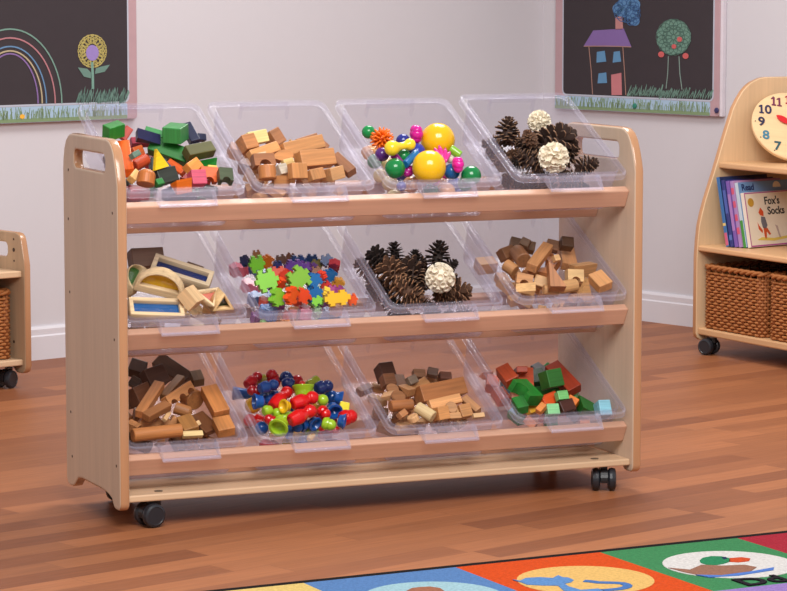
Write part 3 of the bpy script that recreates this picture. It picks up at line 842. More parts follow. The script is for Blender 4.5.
# window blocks: a wooden frame holding a coloured clear pane
def pane_mat(c):
    return clear(.62, tint=c, rough=.1, name='coloured_pane')
def framed(t, outline, inner, th, a, b, h1, h2, roll, cw, cp, lab, name='window_block'):
    Lm, L = t.axis(a, b, h1, h2, roll)
    o_ = [(x*L, y*L) for x, y in outline]; i_ = [(x*L, y*L) for x, y in inner]
    me = curve_mesh([o_, i_], th, .0012, 1)
    d = t.fit(me, Lm)
    t.items_f = getattr(t, 'items_f', []); e = empty(name, t.M @ d)
    t.frames.append(t.tree(me, d))
    tag(e, lab + ' in the middle-row window-block tub', 'window block', t.group)
    link('frame', me, smat(cw), e)
    pm = curve_mesh([i_], .004, 0)
    link('pane', pm, pane_mat(cp), e)
rect = lambda w, m: ([(-.5, -w/2), (.5, -w/2), (.5, w/2), (-.5, w/2)], [(-.5+m, -w/2+m), (.5-m, -w/2+m), (.5-m, w/2-m), (-.5+m, w/2-m)])
half = lambda m: (arc(0, -.22, .5, 0, 180, 20), arc(0, -.22+m, .5-m, 8, 172, 18))
tri3 = lambda m: ([(-.5, -.3), (.5, -.3), (0, .45)], [(-.5+m*2, -.3+m), (.5-m*2, -.3+m), (0, .45-m*1.7)])
t5 = T[5]
fill(t5, [
    ('box', (112, 84, 68), (55, 140), (235, 132), 40, 34, 25, 'dark brown block at the back left', 6),
    ('wedge', (118, 96, 80), (375, 190), (480, 196), 24, 24, 20, 'small grey brown wedge at the back right', 0),
], 'in the middle-row window-block tub')
framed(t5, *rect(.36, .075), .028, (180, 168), (510, 272), 8, 4, 0, (204, 184, 152), (24, 50, 112), 'rectangular frame with a dark blue pane lying at the back')
framed(t5, *half(.1), .028, (90, 238), (368, 304), 22, 22, 78, (234, 204, 160), (238, 190, 20), 'half-round frame with a yellow pane')
framed(t5, *rect(.4, .075), .026, (48, 418), (352, 428), 0, 0, 4, (226, 198, 156), (38, 104, 172), 'rectangular frame with a bright blue pane at the front')
framed(t5, *half(.1), .026, (36, 310), (104, 180), -10, -4, 30, (214, 188, 148), (60, 120, 60), 'half-round frame with a green pane at the left side')
framed(t5, *tri3(.08), .026, (446, 306), (560, 398), 4, -2, 10, (232, 204, 162), (226, 130, 112), 'triangular frame with a pink pane')
framed(t5, *tri3(.08), .036, (526, 372), (652, 362), 8, 8, 64, (226, 188, 134), (28, 60, 40), 'triangular frame with a dark green pane at the right')
fill(t5, [('box', (226, 190, 142), (434, 398), (366, 316), 32, 30, 20, 'pale block leaning at the front centre', 24, 38)], 'in the middle-row window-block tub')
under(t5, ['box', 'tri'], [(222, 190, 144), (204, 170, 126)], 15, BLK, 'in the middle-row window-block tub')

PZ = [((118, 196, 52), 150, 135, 80, 60, 10, 'lime puzzle brick at the back left', 8), ((206, 116, 40), 205, 120, 78, 50, 75, 'orange brown puzzle brick beside the back left lime one', 10),
      ((150, 92, 48), 150, 90, 50, 44, 10, 'brown puzzle brick behind the back left lime one', 6), ((96, 58, 40), 285, 112, 60, 40, 15, 'dark brown puzzle brick at the back', 4),
      ((106, 62, 40), 338, 106, 50, 40, -10, 'second dark brown puzzle brick at the back', 2), ((28, 40, 78), 85, 118, 44, 40, 30, 'navy puzzle brick in the back left corner', 0),
      ((40, 58, 116), 265, 148, 50, 40, 0, 'navy puzzle brick below the dark brown ones', 2),
      ((130, 204, 52), 205, 230, 118, 80, 15, 'largest lime puzzle brick at the left', 14), ((226, 74, 38), 268, 186, 90, 46, 5, 'red orange puzzle brick above the largest lime one', 8),
      ((214, 62, 44), 325, 205, 70, 46, -25, 'red puzzle brick near the centre', 10), ((236, 82, 36), 282, 246, 60, 36, 80, 'narrow orange puzzle brick standing at the centre left', 12),
      ((74, 58, 118), 240, 268, 50, 36, 20, 'dusky purple puzzle brick under the largest lime one', 0),
      ((136, 206, 60), 265, 322, 110, 66, 80, 'lime puzzle brick standing at the front left', 10), ((242, 86, 30), 344, 312, 110, 60, 75, 'bright orange puzzle brick at the front', 14),
      ((240, 78, 34), 412, 312, 80, 60, 50, 'bright orange puzzle brick beside the other orange one at the front', 12),
      ((132, 190, 62), 385, 218, 130, 84, 50, 'olive lime puzzle brick at the centre', 18), ((32, 112, 178), 470, 232, 100, 56, 60, 'bright blue puzzle brick at the centre', 12),
      ((28, 104, 170), 470, 306, 96, 60, 30, 'bright blue puzzle brick at the front', 8), ((30, 106, 168), 560, 200, 80, 52, 75, 'bright blue puzzle brick at the right', 6),
      ((30, 64, 118), 378, 116, 80, 40, 5, 'dark blue puzzle brick at the back centre', 4), ((30, 62, 112), 460, 108, 70, 40, -5, 'dark blue puzzle brick at the back right of centre', 4),
      ((32, 70, 124), 545, 116, 66, 44, 20, 'dark blue puzzle brick at the back right', 4), ((104, 64, 150), 358, 146, 90, 46, 5, 'violet puzzle brick below the back blue ones', 8),
      ((112, 70, 152), 420, 156, 70, 46, -15, 'second violet puzzle brick below the back blue ones', 6), ((96, 56, 122), 462, 160, 44, 36, 60, 'dark purple puzzle brick behind the centre blue one', 4),
      ((140, 84, 52), 484, 182, 60, 40, 10, 'brown puzzle brick behind the right blue one', 2), ((116, 104, 52), 488, 138, 60, 36, 0, 'olive brown puzzle brick at the back right', 4),
      ((172, 40, 52), 586, 138, 44, 40, 80, 'crimson puzzle brick at the back right corner', 4), ((150, 40, 52), 590, 168, 40, 36, 10, 'dark crimson puzzle brick at the right side', 0),
      ((224, 66, 44), 512, 206, 56, 36, 60, 'red puzzle brick left of the right blue one', 4), ((216, 60, 52), 540, 260, 60, 40, 20, 'red puzzle brick under the right blue one', 4),
      ((200, 140, 48), 610, 244, 66, 40, 60, 'amber puzzle brick by the right side', 0), ((168, 62, 130), 574, 284, 56, 36, 0, 'magenta puzzle brick behind the yellow one', 4),
      ((150, 58, 124), 618, 288, 50, 36, 30, 'purple puzzle brick right of the magenta one', 0), ((248, 196, 44), 600, 326, 130, 54, 8, 'yellow puzzle brick at the front right', 12),
      ((244, 204, 66), 536, 300, 46, 40, 60, 'small yellow puzzle brick behind the long yellow one', 4), ((242, 96, 44), 686, 334, 56, 40, 10, 'orange puzzle brick at the front right corner', 4),
      ((122, 200, 56), 512, 312, 50, 40, 0, 'small lime puzzle brick left of the yellow ones', 0), ((128, 204, 60), 494, 346, 60, 36, 30, 'lime puzzle brick at the front edge', 4)]
def puz(x, y, l, w, a, h, c, lab):
    ca, sa = math.cos(math.radians(a))*l/2, math.sin(math.radians(a))*l/2
    steep = abs(math.sin(math.radians(a)))
    hh = 14*steep
    ca *= 1.12; sa *= 1.12
    return ('puzzle', c, (x-ca, y+sa*.85), (x+ca, y-sa*.85), w*.56, 12.5, R.choice((18, 30, 42, 52)), lab, h-hh, h+hh)
fill(T[6], [puz(x, y, l, w, a, h, c, lab) for c, x, y, l, w, a, lab, h in PZ], 'in the puzzle-brick tub')
under(T[6], ['puzzle'], [(242, 166, 100), (166, 220, 140), (236, 110, 90), (236, 130, 150), (150, 90, 160), (90, 130, 190)], 25, 'puzzle brick', 'in the puzzle-brick tub', size=(.035, .045), w=(20, 26))

fill(T[8], [
    ('box', (86, 58, 38), (396, 102), (464, 110), 24, 24, 15, 'dark chocolate block at the back right', 14),
    ('box', (186, 132, 88), (425, 140), (446, 238), 34, 20, 0, 'long tan block sloping under the dark chocolate block', 4),
    ('box', (206, 146, 96), (324, 122), (232, 242), 24, 20, 10, 'long tan block lying diagonally at the centre', 14),
    ('cyl', (152, 102, 66), (150, 150), (190, 202), 34, 34, 0, 'brown cylinder showing its round end at the left', 4, 14),
    ('cyl', (198, 142, 92), (86, 222), (142, 260), 27, 27, 0, 'tan cylinder along the left side', 4),
    ('cyl', (176, 118, 74), (196, 286), (246, 266), 24, 24, 0, 'small brown cylinder at the end of the diagonal block', 8),
    ('box', (106, 78, 54), (110, 98), (250, 132), 22, 22, 20, 'dark block lying along the back left', 4),
    ('box', (112, 84, 60), (175, 90), (222, 112), 18, 16, 30, 'small dark block behind the others at the back', 8),
    ('box', (130, 88, 58), (60, 172), (124, 150), 26, 24, 20, 'brown block in the back left corner', 0),
    ('bridge', (190, 122, 76), (362, 200), (296, 290), 28, 20, 20, 'reddish bridge right of the diagonal block', 8),
    ('wedge', (186, 126, 82), (378, 360), (368, 216), 30, 34, 80, 'dark tan triangular block at the centre', 6, 34),
    ('box', (132, 92, 62), (316, 112), (384, 128), 24, 20, 20, 'brown block behind the diagonal block', 0),
    ('tri', (198, 148, 98), (470, 248), (590, 232), 34, 28, 20, 'large tan triangular prism at the right', 6),
    ('bridge', (222, 184, 130), (430, 286), (520, 290), 26, 20, 30, 'pale bridge beside the front triangle', 4),
    ('cyl', (216, 166, 112), (398, 352), (484, 338), 28, 28, 0, 'pale cylinder at the front', 6),
    ('flat', (222, 168, 108), (500, 352), (576, 352), 42, 14, 62, 'pale upright triangle at the front', 14),
    ('box', (206, 150, 98), (606, 282), (672, 352), 34, 22, 10, 'tan block in the front right corner', 2),
    ('bridge', (202, 144, 92), (145, 304), (236, 322), 24, 20, 20, 'tan bridge at the front left', 6),
    ('box', (222, 174, 118), (246, 312), (330, 336), 24, 22, 30, 'pale block at the front left of centre', 6),
    ('wedge', (226, 180, 124), (252, 358), (150, 340), 24, 14, 0, 'pale wedge at the front left', 2),
    ('cyl', (214, 164, 112), (300, 364), (388, 372), 22, 22, 0, 'low pale cylinder at the front', 0),
    ('box', (216, 172, 120), (356, 192), (386, 186), 14, 14, 20, 'tiny pale block behind the reddish bridge', 4),
], 'in the middle-row plain block tub')
under(T[8], ['box', 'box', 'cyl', 'tri'], [(206, 150, 98), (184, 126, 80), (216, 166, 112)], 25, BLK, 'in the middle-row plain block tub')

fill(T[9], [
    ('box', (80, 50, 32), (210, 84), (384, 202), 34, 24, 20, 'longest dark plank at the back', 8),
    ('box', (74, 50, 38), (52, 120), (142, 148), 30, 28, 10, 'dark block at the back left', 4),
    ('box', (88, 54, 36), (140, 200), (250, 164), 40, 26, 20, 'dark brown block below the longest dark plank', 6),
    ('box', (114, 70, 44), (66, 300), (150, 262), 38, 36, 30, 'red brown cube at the left side', 2),
    ('box', (86, 66, 54), (58, 198), (112, 226), 22, 16, 30, 'small dark block above the red brown cube', 6),
    ('box', (194, 130, 80), (222, 222), (112, 392), 22, 18, 15, 'light plank leaning at the left', 10),
    ('box', (128, 88, 54), (345, 188), (244, 300), 18, 18, 20, 'olive brown plank right of the light plank', 6),
    ('scallop', (204, 140, 86), (256, 326), (396, 232), 22, 18, 30, 'scalloped plank with round notches', 14),
    ('box', (154, 102, 62), (270, 338), (142, 408), 20, 16, 15, 'brown plank crossing the light plank', 18),
    ('cyl', (178, 118, 68), (378, 282), (428, 312), 42, 42, 0, 'fat cylinder showing its round end', 6, 16),
    ('dome', (168, 112, 66), (310, 352), (404, 384), 24, 24, 0, 'rounded stick below the fat cylinder', 8),
    ('box', (194, 126, 70), (508, 248), (584, 392), 34, 24, 8, 'long reddish tan block along the right side', 10),
    ('box', (202, 134, 76), (576, 420), (612, 494), 36, 22, 8, 'reddish tan block at the front right', 2),
    ('box', (112, 68, 38), (424, 398), (520, 490), 36, 14, 0, 'dark red brown plank lying low at the front', -8),
    ('box', (110, 84, 60), (422, 160), (444, 214), 24, 20, 10, 'olive brown block at the back right', 8),
    ('cyl', (194, 126, 70), (70, 508), (342, 478), 27, 27, 0, 'long cylinder lying along the front', 6),
    ('zigzag', (194, 134, 84), (100, 440), (322, 424), 22, 16, 40, 'zigzag block behind the long front cylinder', 2),
    ('box', (220, 176, 126), (248, 424), (274, 380), 9, 9, 20, 'small pale peg on the zigzag block', 12),
    ('box', (170, 118, 64), (358, 412), (404, 488), 32, 20, 10, 'olive tan block at the front', 6),
    ('box', (242, 208, 146), (350, 506), (464, 500), 12, 12, 10, 'pale cream stick at the front edge', 2),
    ('box', (228, 190, 140), (426, 448), (446, 436), 10, 8, 20, 'tiny pale chip beside the olive tan block', 0),
    ('wedge', (198, 138, 88), (60, 470), (100, 410), 24, 20, 0, 'tan wedge in the front left corner', 0),
], 'in the bottom-row dark wood tub')
under(T[9], ['box', 'box', 'cyl', 'tri'], [(150, 100, 60), (184, 126, 80), (120, 84, 56)], 25, BLK, 'in the bottom-row dark wood tub')

RD, BL, LI, YE = (222, 24, 26), (24, 82, 160), (164, 204, 44), (246, 196, 30)
DR, DB = (170, 26, 34), (26, 46, 104)
fill(T[10], [
    ('skittle', DR, (220, 150), (196, 82), 28, 28, 0, 'dark red skittle standing head up at the back', 0, 22),
    ('skittle', DR, (66, 170), (140, 108), 26, 26, 0, 'dark red skittle at the back left', 4),
    ('skittle', DR, (140, 202), (66, 196), 24, 24, 0, 'dark red skittle by the left side', 2),
    ('cup', (150, 140, 44), (120, 150), (168, 140), 26, 26, 0, 'olive lime cup behind the blue skittle', -2),
    ('skittle', DB, (290, 150), (284, 90), 32, 32, 0, 'navy skittle standing head up at the back', 0, 20),
    ('skittle', DB, (330, 172), (262, 146), 28, 28, 0, 'navy skittle below the upright navy one', 6),
    ('skittle', (26, 66, 134), (138, 190), (242, 160), 27, 27, 0, 'blue skittle lying at the back left', 12),
    ('cup', BL, (160, 262), (106, 262), 34, 34, 0, 'blue cup at the left side', 4),
    ('skittle', (24, 70, 144), (240, 225), (160, 256), 28, 28, 0, 'blue skittle behind the blue cup', 2),
    ('skittle', DR, (330, 160), (372, 124), 28, 28, 0, 'dark red skittle at the back right of the navy ones', 0, 6),
    ('ball', (204, 40, 36), (362, 166), (392, 160), 14, 14, 0, 'small red bead on the lime cup', 16),
    ('cup', LI, (385, 235), (383, 170), 46, 46, 0, 'lime cup lying open at the back', 0, 16),
    ('cup', (142, 150, 44), (408, 170), (462, 150), 28, 28, 0, 'olive lime cup at the back right', 0),
    ('skittle', DB, (455, 190), (548, 168), 30, 30, 0, 'navy skittle at the back right', 4),
    ('skittle', RD, (208, 292), (310, 190), 30, 30, 0, 'red skittle lying diagonally at the left', 14, 22),
    ('skittle', RD, (322, 278), (466, 228), 32, 32, 0, 'red skittle lying at the centre', 16, 24),
    ('skittle', RD, (308, 372), (452, 300), 32, 32, 0, 'red skittle at the front centre', 16, 26),
    ('skittle', RD, (474, 300), (530, 350), 26, 26, 0, 'short red skittle pointing to the front right', 12, 8),
    ('cup', YE, (300, 290), (270, 288), 30, 30, 0, 'yellow cup between the red skittles', 10, 14),
    ('ball', LI, (466, 255), (520, 252), 24, 24, 0, 'lime ball right of the centre red skittle', 8),
    ('skittle', BL, (506, 216), (600, 250), 34, 34, 0, 'blue skittle at the right', 4),
    ('cup', BL, (560, 236), (606, 246), 32, 32, 0, 'blue cup at the right side', 10),
    ('cup', BL, (545, 290), (565, 322), 34, 34, 0, 'blue cup in front of the right blue skittle', 6, 12),
    ('cup', BL, (580, 368), (620, 376), 34, 34, 0, 'blue cup beside the right red skittle', 4, 6),
    ('box', (240, 224, 64), (622, 328), (628, 272), 20, 16, 0, 'yellow block by the right side', 2, 10),
    ('skittle', RD, (628, 356), (716, 336), 34, 34, 0, 'red skittle at the right corner', 6),
    ('skittle', LI, (160, 318), (212, 306), 24, 24, 0, 'lime skittle by the left side', 4),
    ('ball', LI, (212, 330), (262, 326), 22, 22, 0, 'lime ball beside the lime skittle', 8),
    ('skittle', LI, (232, 376), (300, 346), 24, 24, 0, 'lime skittle behind the front lime cup', 4),
    ('skittle', (196, 26, 30), (228, 386), (168, 346), 24, 24, 0, 'small dark red skittle at the front left', 2),
    ('cup', LI, (262, 376), (242, 412), 42, 42, 0, 'lime cup open to the front', 10, 10),
    ('cup', BL, (380, 388), (402, 404), 30, 30, 0, 'blue cup at the front', 2),
    ('cup', BL, (430, 372), (456, 392), 32, 32, 0, 'blue cup at the front beside another blue cup', 6, 8),
    ('skittle', BL, (400, 384), (325, 412), 28, 28, 0, 'blue skittle at the front', 0),
    ('skittle', LI, (490, 378), (568, 402), 28, 28, 0, 'lime skittle at the front right', 2),
], 'in the skittle tub')
under(T[10], ['skittle', 'cup', 'ball'], [(246, 190, 60), RD, LI, BL, DR], 25, dict(skittle='skittle', cup='cup', ball='ball'), 'in the skittle tub', size=(.04, .05), w=(28, 34))

fill(T[11], [
    ('box', (88, 54, 38), (72, 132), (150, 122), 36, 34, 15, 'dark chocolate cube at the back left', 8),
    ('box', (144, 94, 62), (94, 178), (160, 172), 26, 26, 15, 'brown cube in front of the dark chocolate cube', 4),
    ('disc', (178, 124, 82), (120, 222), (188, 218), 28, 7, 0, 'thin tan disc at the left', 8),
    ('disc', (160, 108, 70), (146, 268), (226, 262), 32, 10, 0, 'brown disc at the left below the thin tan disc', 8),
    ('box', (124, 84, 58), (180, 150), (206, 220), 26, 16, 0, 'dark plank beside the brown cube', 2),
    ('box', (152, 108, 76), (268, 136), (336, 140), 20, 18, 15, 'mid brown block at the back', 6),
    ('box', (106, 76, 60), (350, 122), (408, 134), 18, 18, 20, 'dark block at the back centre', 8),
    ('box', (102, 62, 46), (416, 150), (482, 154), 18, 18, 10, 'dark red brown block at the back right', 4),
    ('box', (168, 108, 62), (298, 258), (546, 206), 36, 36, 25, 'largest brown block lying across the heap', 12),
    ('box', (202, 144, 92), (222, 256), (342, 178), 20, 18, 10, 'light stick behind the largest brown block', 8),
    ('box', (178, 128, 86), (348, 170), (424, 176), 26, 20, 25, 'tan block behind the largest brown block', 2),
    ('wedge', (194, 140, 92), (262, 240), (212, 176), 18, 18, 0, 'tan wedge left of the light stick', 4),
    ('box', (128, 110, 94), (240, 180), (286, 162), 18, 14, 20, 'greyish block behind the light stick', 2),
    ('box', (216, 158, 104), (360, 312), (534, 272), 20, 14, 20, 'light plank in front of the largest brown block', 10),
    ('cyl', (178, 114, 68), (142, 316), (266, 306), 24, 24, 0, 'brown stick along the left', 4),
    ('cyl', (242, 208, 154), (292, 322), (384, 378), 26, 26, 0, 'pale cream cylinder at the front', 12),
    ('box', (218, 154, 94), (396, 362), (456, 350), 28, 28, 35, 'tan cube at the front', 6),
    ('cyl', (222, 174, 124), (278, 400), (264, 370), 24, 24, 0, 'small round end cylinder at the front left', 0, 10),
    ('box', (188, 130, 86), (192, 374), (226, 350), 14, 14, 15, 'small brown chip at the front left', 2),
    ('box', (196, 138, 92), (242, 352), (272, 330), 14, 12, 20, 'small tan chip left of the pale cream cylinder', 4),
    ('box', (188, 136, 92), (556, 272), (640, 346), 16, 16, 20, 'brown stick at the right side', 6),
    ('box', (224, 186, 138), (590, 272), (668, 336), 12, 12, 20, 'pale stick outermost at the right side', 4),
    ('disc', (216, 160, 110), (450, 326), (520, 322), 26, 8, 20, 'tan disc behind the front blocks', 8),
    ('box', (218, 166, 112), (466, 352), (520, 346), 22, 14, 10, 'light chip below the tan disc', 4),
    ('box', (214, 152, 96), (528, 352), (590, 340), 28, 20, 20, 'tan block at the front right', 6),
    ('box', (226, 184, 134), (606, 372), (668, 366), 10, 10, 20, 'thin pale stick at the front right', 0),
    ('wedge', (214, 164, 116), (150, 258), (100, 236), 18, 18, 0, 'pale wedge by the left side', 4),
    ('box', (204, 152, 104), (470, 376), (536, 372), 14, 12, 10, 'small tan stick at the front edge', 0),
], 'in the wood offcut tub')
under(T[11], ['box', 'box', 'cyl'], [(206, 160, 116), (184, 136, 96), (150, 104, 70)], 25, BLK, 'in the wood offcut tub', size=(.025, .045), w=(16, 24))

fill(T[12], [
    ('box', (166, 66, 34), (76, 108), (136, 186), 30, 26, 20, 'rust red block at the back left', 8),
    ('bridge', (188, 72, 30), (180, 160), (262, 166), 44, 26, 20, 'rust orange bridge at the back', 12),
    ('box', (160, 62, 36), (204, 96), (206, 130), 24, 20, 10, 'rust red block standing at the back', 14, 6),
    ('box', (136, 128, 118), (104, 118), (134, 126), 12, 12, 10, 'small grey block at the back left', 2),
    ('box', (34, 62, 34), (282, 128), (310, 204), 30, 28, 15, 'very dark green block at the back', 4),
    ('box', (46, 108, 42), (330, 172), (414, 156), 38, 36, 30, 'green cube beside the very dark green block', 10),
    ('box', (152, 52, 26), (372, 92), (506, 232), 34, 24, 15, 'long rust red plank at the back right', 2),
    ('bridge', (44, 134, 50), (180, 190), (276, 286), 44, 26, -20, 'largest bright green bridge at the left', 16),
    ('box', (46, 118, 48), (272, 250), (416, 224), 26, 20, 20, 'long green block in front of the green cube', 6),
    ('box', (42, 126, 50), (178, 280), (214, 340), 26, 22, 10, 'green block along the left side', 2),
    ('flat', (120, 200, 122), (462, 226), (536, 282), 34, 18, 30, 'light green triangle at the centre right', 12),
    ('wedge', (32, 116, 40), (530, 312), (640, 308), 34, 30, 0, 'dark green wedge at the right', 0),
    ('box', (218, 82, 32), (318, 300), (396, 266), 26, 20, 20, 'orange red block at the front centre', 8),
    ('box', (104, 36, 26), (388, 292), (446, 278), 26, 22, 20, 'maroon block beside the orange red block', 6),
    ('box', (70, 36, 28), (416, 330), (490, 310), 26, 22, 20, 'blackish maroon block at the front', 6),
    ('box', (240, 126, 46), (462, 284), (516, 314), 24, 20, 20, 'bright orange block right of the maroon ones', 6),
    ('box', (142, 212, 150), (342, 340), (410, 338), 24, 20, 20, 'mint green block at the front edge', 4),
    ('box', (232, 172, 48), (234, 340), (290, 320), 22, 18, 20, 'yellow block at the front left', 2),
    ('box', (238, 142, 66), (300, 320), (330, 340), 22, 18, 20, 'light orange block beside the yellow block', 4),
    ('box', (116, 190, 112), (402, 262), (460, 256), 20, 18, 20, 'light green block above the maroon block', 6),
    ('box', (136, 196, 214), (640, 352), (706, 350), 34, 30, 20, 'light blue block in the front right corner', -8),
    ('box', (38, 100, 46), (244, 300), (300, 296), 24, 20, 10, 'dark green block under the largest bright green bridge', -4),
], 'in the green and orange block tub')
under(T[12], ['box', 'box', 'tri'], [(246, 150, 110), (40, 120, 50), (130, 190, 214), (96, 96, 96), (200, 80, 40)], 25, BLK, 'in the green and orange block tub')
# ------------------------------------------------------------------ wicker baskets
WK = plain((178, 112, 62), rough=.6, spec=.3, name='wicker', bump=.3, bscale=250)
WK2 = plain((150, 88, 48), rough=.65, spec=.3, name='wicker_stake')
WKD = plain((82, 46, 26), rough=.8, name='gap_shade')  # dark brown standing in for the shade between the strands
def perim(w, d, r, step):
    pts = rrect(-w/2, -d/2, w/2, d/2, r, 4); out_ = []
    n = len(pts)
    for i in range(n):
        a, b = V(pts[i]), V(pts[(i+1) % n]); m = max(1, round((b-a).length/step))
        for k in range(m): out_.append(a + (b-a)*k/m)
    return out_
def basket(M, w, d, h, label, group):
    e = empty('wicker_basket', M); tag(e, label, 'basket', group)
    bm = bmesh.new(); rows = int((h-.016)/.0086); step = .017
    for r_ in range(rows):
        z = .005 + .0086*r_; p = perim(w-.01, d-.01, .02, step)
        if len(p) % 2: p = p[:-1]
        pts = []
        for i, q in enumerate(p):
            t = (p[(i+1) % len(p)] - p[i-1]).normalized(); nn = V((t.y, -t.x))
            off = .0042*math.cos(PI*(i//1) + PI*(r_ % 2)) if i % 1 == 0 else 0
            pts.append(V((q.x + nn.x*off, q.y + nn.y*off, z + R.uniform(-.0008, .0008))))
        bm_tube(bm, pts, .0042, 5, closed=True)
    link('weave', mesh_of(bm), WK, e, smooth=True)
    bm = bmesh.new()
    p = perim(w-.01, d-.01, .02, .034)
    for q in p: bm_tube(bm, [V((q.x*1.003, q.y*1.003, 0)), V((q.x*1.003, q.y*1.003, h-.006))], .0035, 5)
    s = link('frame', mesh_of(bm), WK2, e, smooth=True)
    bm = bmesh.new()
    for off, ph in ((.0, 0), (.0, PI)):
        p = perim(w-.006, d-.006, .02, .008); pts = []
        for i, q in enumerate(p):
            t = (p[(i+1) % len(p)] - p[i-1]).normalized(); nn = V((t.y, -t.x))
            pts.append(V((q.x + nn.x*.004*math.cos(i*.9+ph), q.y + nn.y*.004*math.cos(i*.9+ph), h-.009 + .004*math.sin(i*.9+ph))))
        bm_tube(bm, pts, .005, 6, closed=True)
    link('rim', mesh_of(bm), WK, e, smooth=True)
    link('shade_core', box_mesh((-w/2+.012, -d/2+.012, .001), (w/2-.012, d/2-.012, h-.05), .01), WKD, e)  # dark box added inside so the weave gaps look shaded
    return e

# ------------------------------------------------------------------ bookcase by the right wall
A5 = math.radians(5.5); D5 = V((math.cos(A5), math.sin(A5), 0)); N5 = V((-math.sin(A5), math.cos(A5), 0))
GB = V((2.367, 1.931, 0)); BM = basis(GB, -N5, D5, (0, 0, 1))
bc_face = wood((222, 190, 150), contrast=.06, rough=.5, axis=1, scale=.6, name='maple_veneer')
bc_edge = wood((196, 146, 104), contrast=.08, rough=.3, axis=1, scale=.5, coat=.3, name='lacquered_edge')
bc_shelf = wood((214, 168, 122), contrast=.08, rough=.4, axis=0, scale=.5, name='beech_shelf')
bc = empty('bookcase', BM)
tag(bc, 'low beech bookcase on castors with sloping curved ends, by the right wall', 'bookcase')
pr = [(-.008, .28), (-.008, .06), (-.004, .047), (.008, .039), (.03, .039), (.044, .048), (.06, .056), (.085, .06), (.33, .06), (.355, .045), (.37, .039), (.39, .039), (.4, .05), (.4, .775), (.385, .79), (.225, .79), (.205, .787), (.177, .776),
      (.16, .7645), (.144, .749), (.129, .728), (.114, .703), (.084, .622), (.049, .519), (.021, .444), (.009, .405), (.0, .369), (-.005, .325)]
for u0 in (0, .95):
    me = curve_mesh([pr], .018, .003, 2); edge_slot(me)
    link('side_panel', me, [bc_face, bc_edge], bc, mw=basis((u0+.009, 0, 0), (0, 1, 0), (0, 0, 1), (1, 0, 0)))
for z1, th, v0 in ((.549, .017, .064), (.312, .016, -.005), (.075, .02, -.002)):
    link('shelf', box_mesh((.018, v0, z1-th), (.95, .384, z1), .004), bc_shelf, bc)
link('back_panel', box_mesh((.018, .384, .06), (.95, .396, .7), .001), bc_face, bc)
for u, v in ((.056, .012), (.08, .33), (.88, .012), (.88, .33)): caster(bc, (u, v, 0), math.radians(20))
for i, lab in ((0, 'wicker storage basket at the far left end of the bookcase bottom shelf'), (1, 'wicker storage basket cut by the right picture edge on the bookcase bottom shelf')):
    basket(BM @ Matrix.Translation((.1725+.312*i, .166, .0755)), .284, .32, .186, lab, 'baskets on the bookcase bottom shelf')

# clock
ch = V((.3, .954, 0)).normalized(); cn0 = V((ch.y, -ch.x, 0)); la = math.radians(38); cup_ = V((0, 0, 1))*math.cos(la) - cn0*math.sin(la)
CK = BM @ basis((.112, .254, .5495+.1188*math.cos(la)+.0088), ch, cup_, ch.cross(cup_)) @ Matrix.Rotation(math.radians(-10), 4, 'Z') @ Matrix.Scale(1.11, 4)
ck = empty('teaching_clock', CK); tag(ck, 'round wooden teaching clock with coloured numerals on the bookcase top shelf', 'clock')
bm = bmesh.new(); bm_lathe(bm, [(0, -.012), (.104, -.012), (.107, -.009), (.107, -.002), (.105, 0), (0, 0)], 64)
link('clock_face', mesh_of(bm), wood((232, 198, 150), contrast=.07, rough=.5, axis=0, scale=.6, name='clock_wood'), ck)
NC = {12: (170, 40, 60), 11: (112, 34, 70), 10: (34, 34, 74), 9: (32, 30, 66), 8: (66, 124, 148), 7: (40, 84, 92), 6: (30, 120, 84), 5: (60, 130, 70), 4: (190, 150, 40), 3: (220, 130, 40), 2: (214, 90, 50), 1: (200, 50, 50)}
for k, c in NC.items():
    a = math.radians(90-30*k)
    bmn = bmesh.new(); wd_ = [.5 if q == '1' else .72 for q in str(k)]; xx = -sum(wd_)/2*.03
    for q, w_ in zip(str(k), wd_):
        xc = xx + w_*.015; xx += w_*.03
        if q == '1':
            one = [(xc-.007, .006), (xc-.0065, .0095), (xc-.001, .0135), (xc+.003, .0135), (xc+.003, -.0095), (xc+.0065, -.0095), (xc+.0065, -.0135), (xc-.0055, -.0135), (xc-.0055, -.0095), (xc-.002, -.0095), (xc-.002, .0085)]
            g = curve_mesh([one], .0012, 0)
        else:
            g = text_mesh(q, .038, .0006); g.transform(Matrix.Translation((xc, 0, 0)))
        bmn.from_mesh(g); bpy.data.meshes.remove(g)
    me = bpy.data.meshes.new('numeral'); bmn.to_mesh(me); bmn.free()
    link('numeral', me, plain(c, .5, name='numeral_paint'), ck, mw=Matrix.Translation((.082*math.cos(a), .082*math.sin(a), .0008)))
    bm = bmesh.new(); bm_lathe(bm, [(0, .0002), (.0017, .0002), (.0017, .001), (0, .001)], 8)
    link('minute_dot', mesh_of(bm), plain((40, 30, 40), .5, name='numeral_paint'), ck, mw=Matrix.Translation((.0985*math.cos(a), .0985*math.sin(a), 0)))
for a, l, w, z in ((150, .05, .0095, .004), (0, .062, .007, .0065)):
    pts = [(l*t, w*math.sin(PI*min(1, t**1.3))**.8 if 0 < t < 1 else 0) for t in [i/14 for i in range(15)]]
    me = curve_mesh([pts + [(x, -y) for x, y in pts[-2:0:-1]]], .002, .0006, 1)
    link('hand', me, plain((214, 30, 34), .3, name='red_plastic'), ck, mw=Matrix.Translation((0, 0, z)) @ Matrix.Rotation(math.radians(a), 4, 'Z'))
bm = bmesh.new(); bm_lathe(bm, [(0, 0), (.006, 0), (.006, .0095), (0, .0105)], 16)
link('pivot', mesh_of(bm), plain((204, 34, 36), .3, name='red_plastic'), ck)

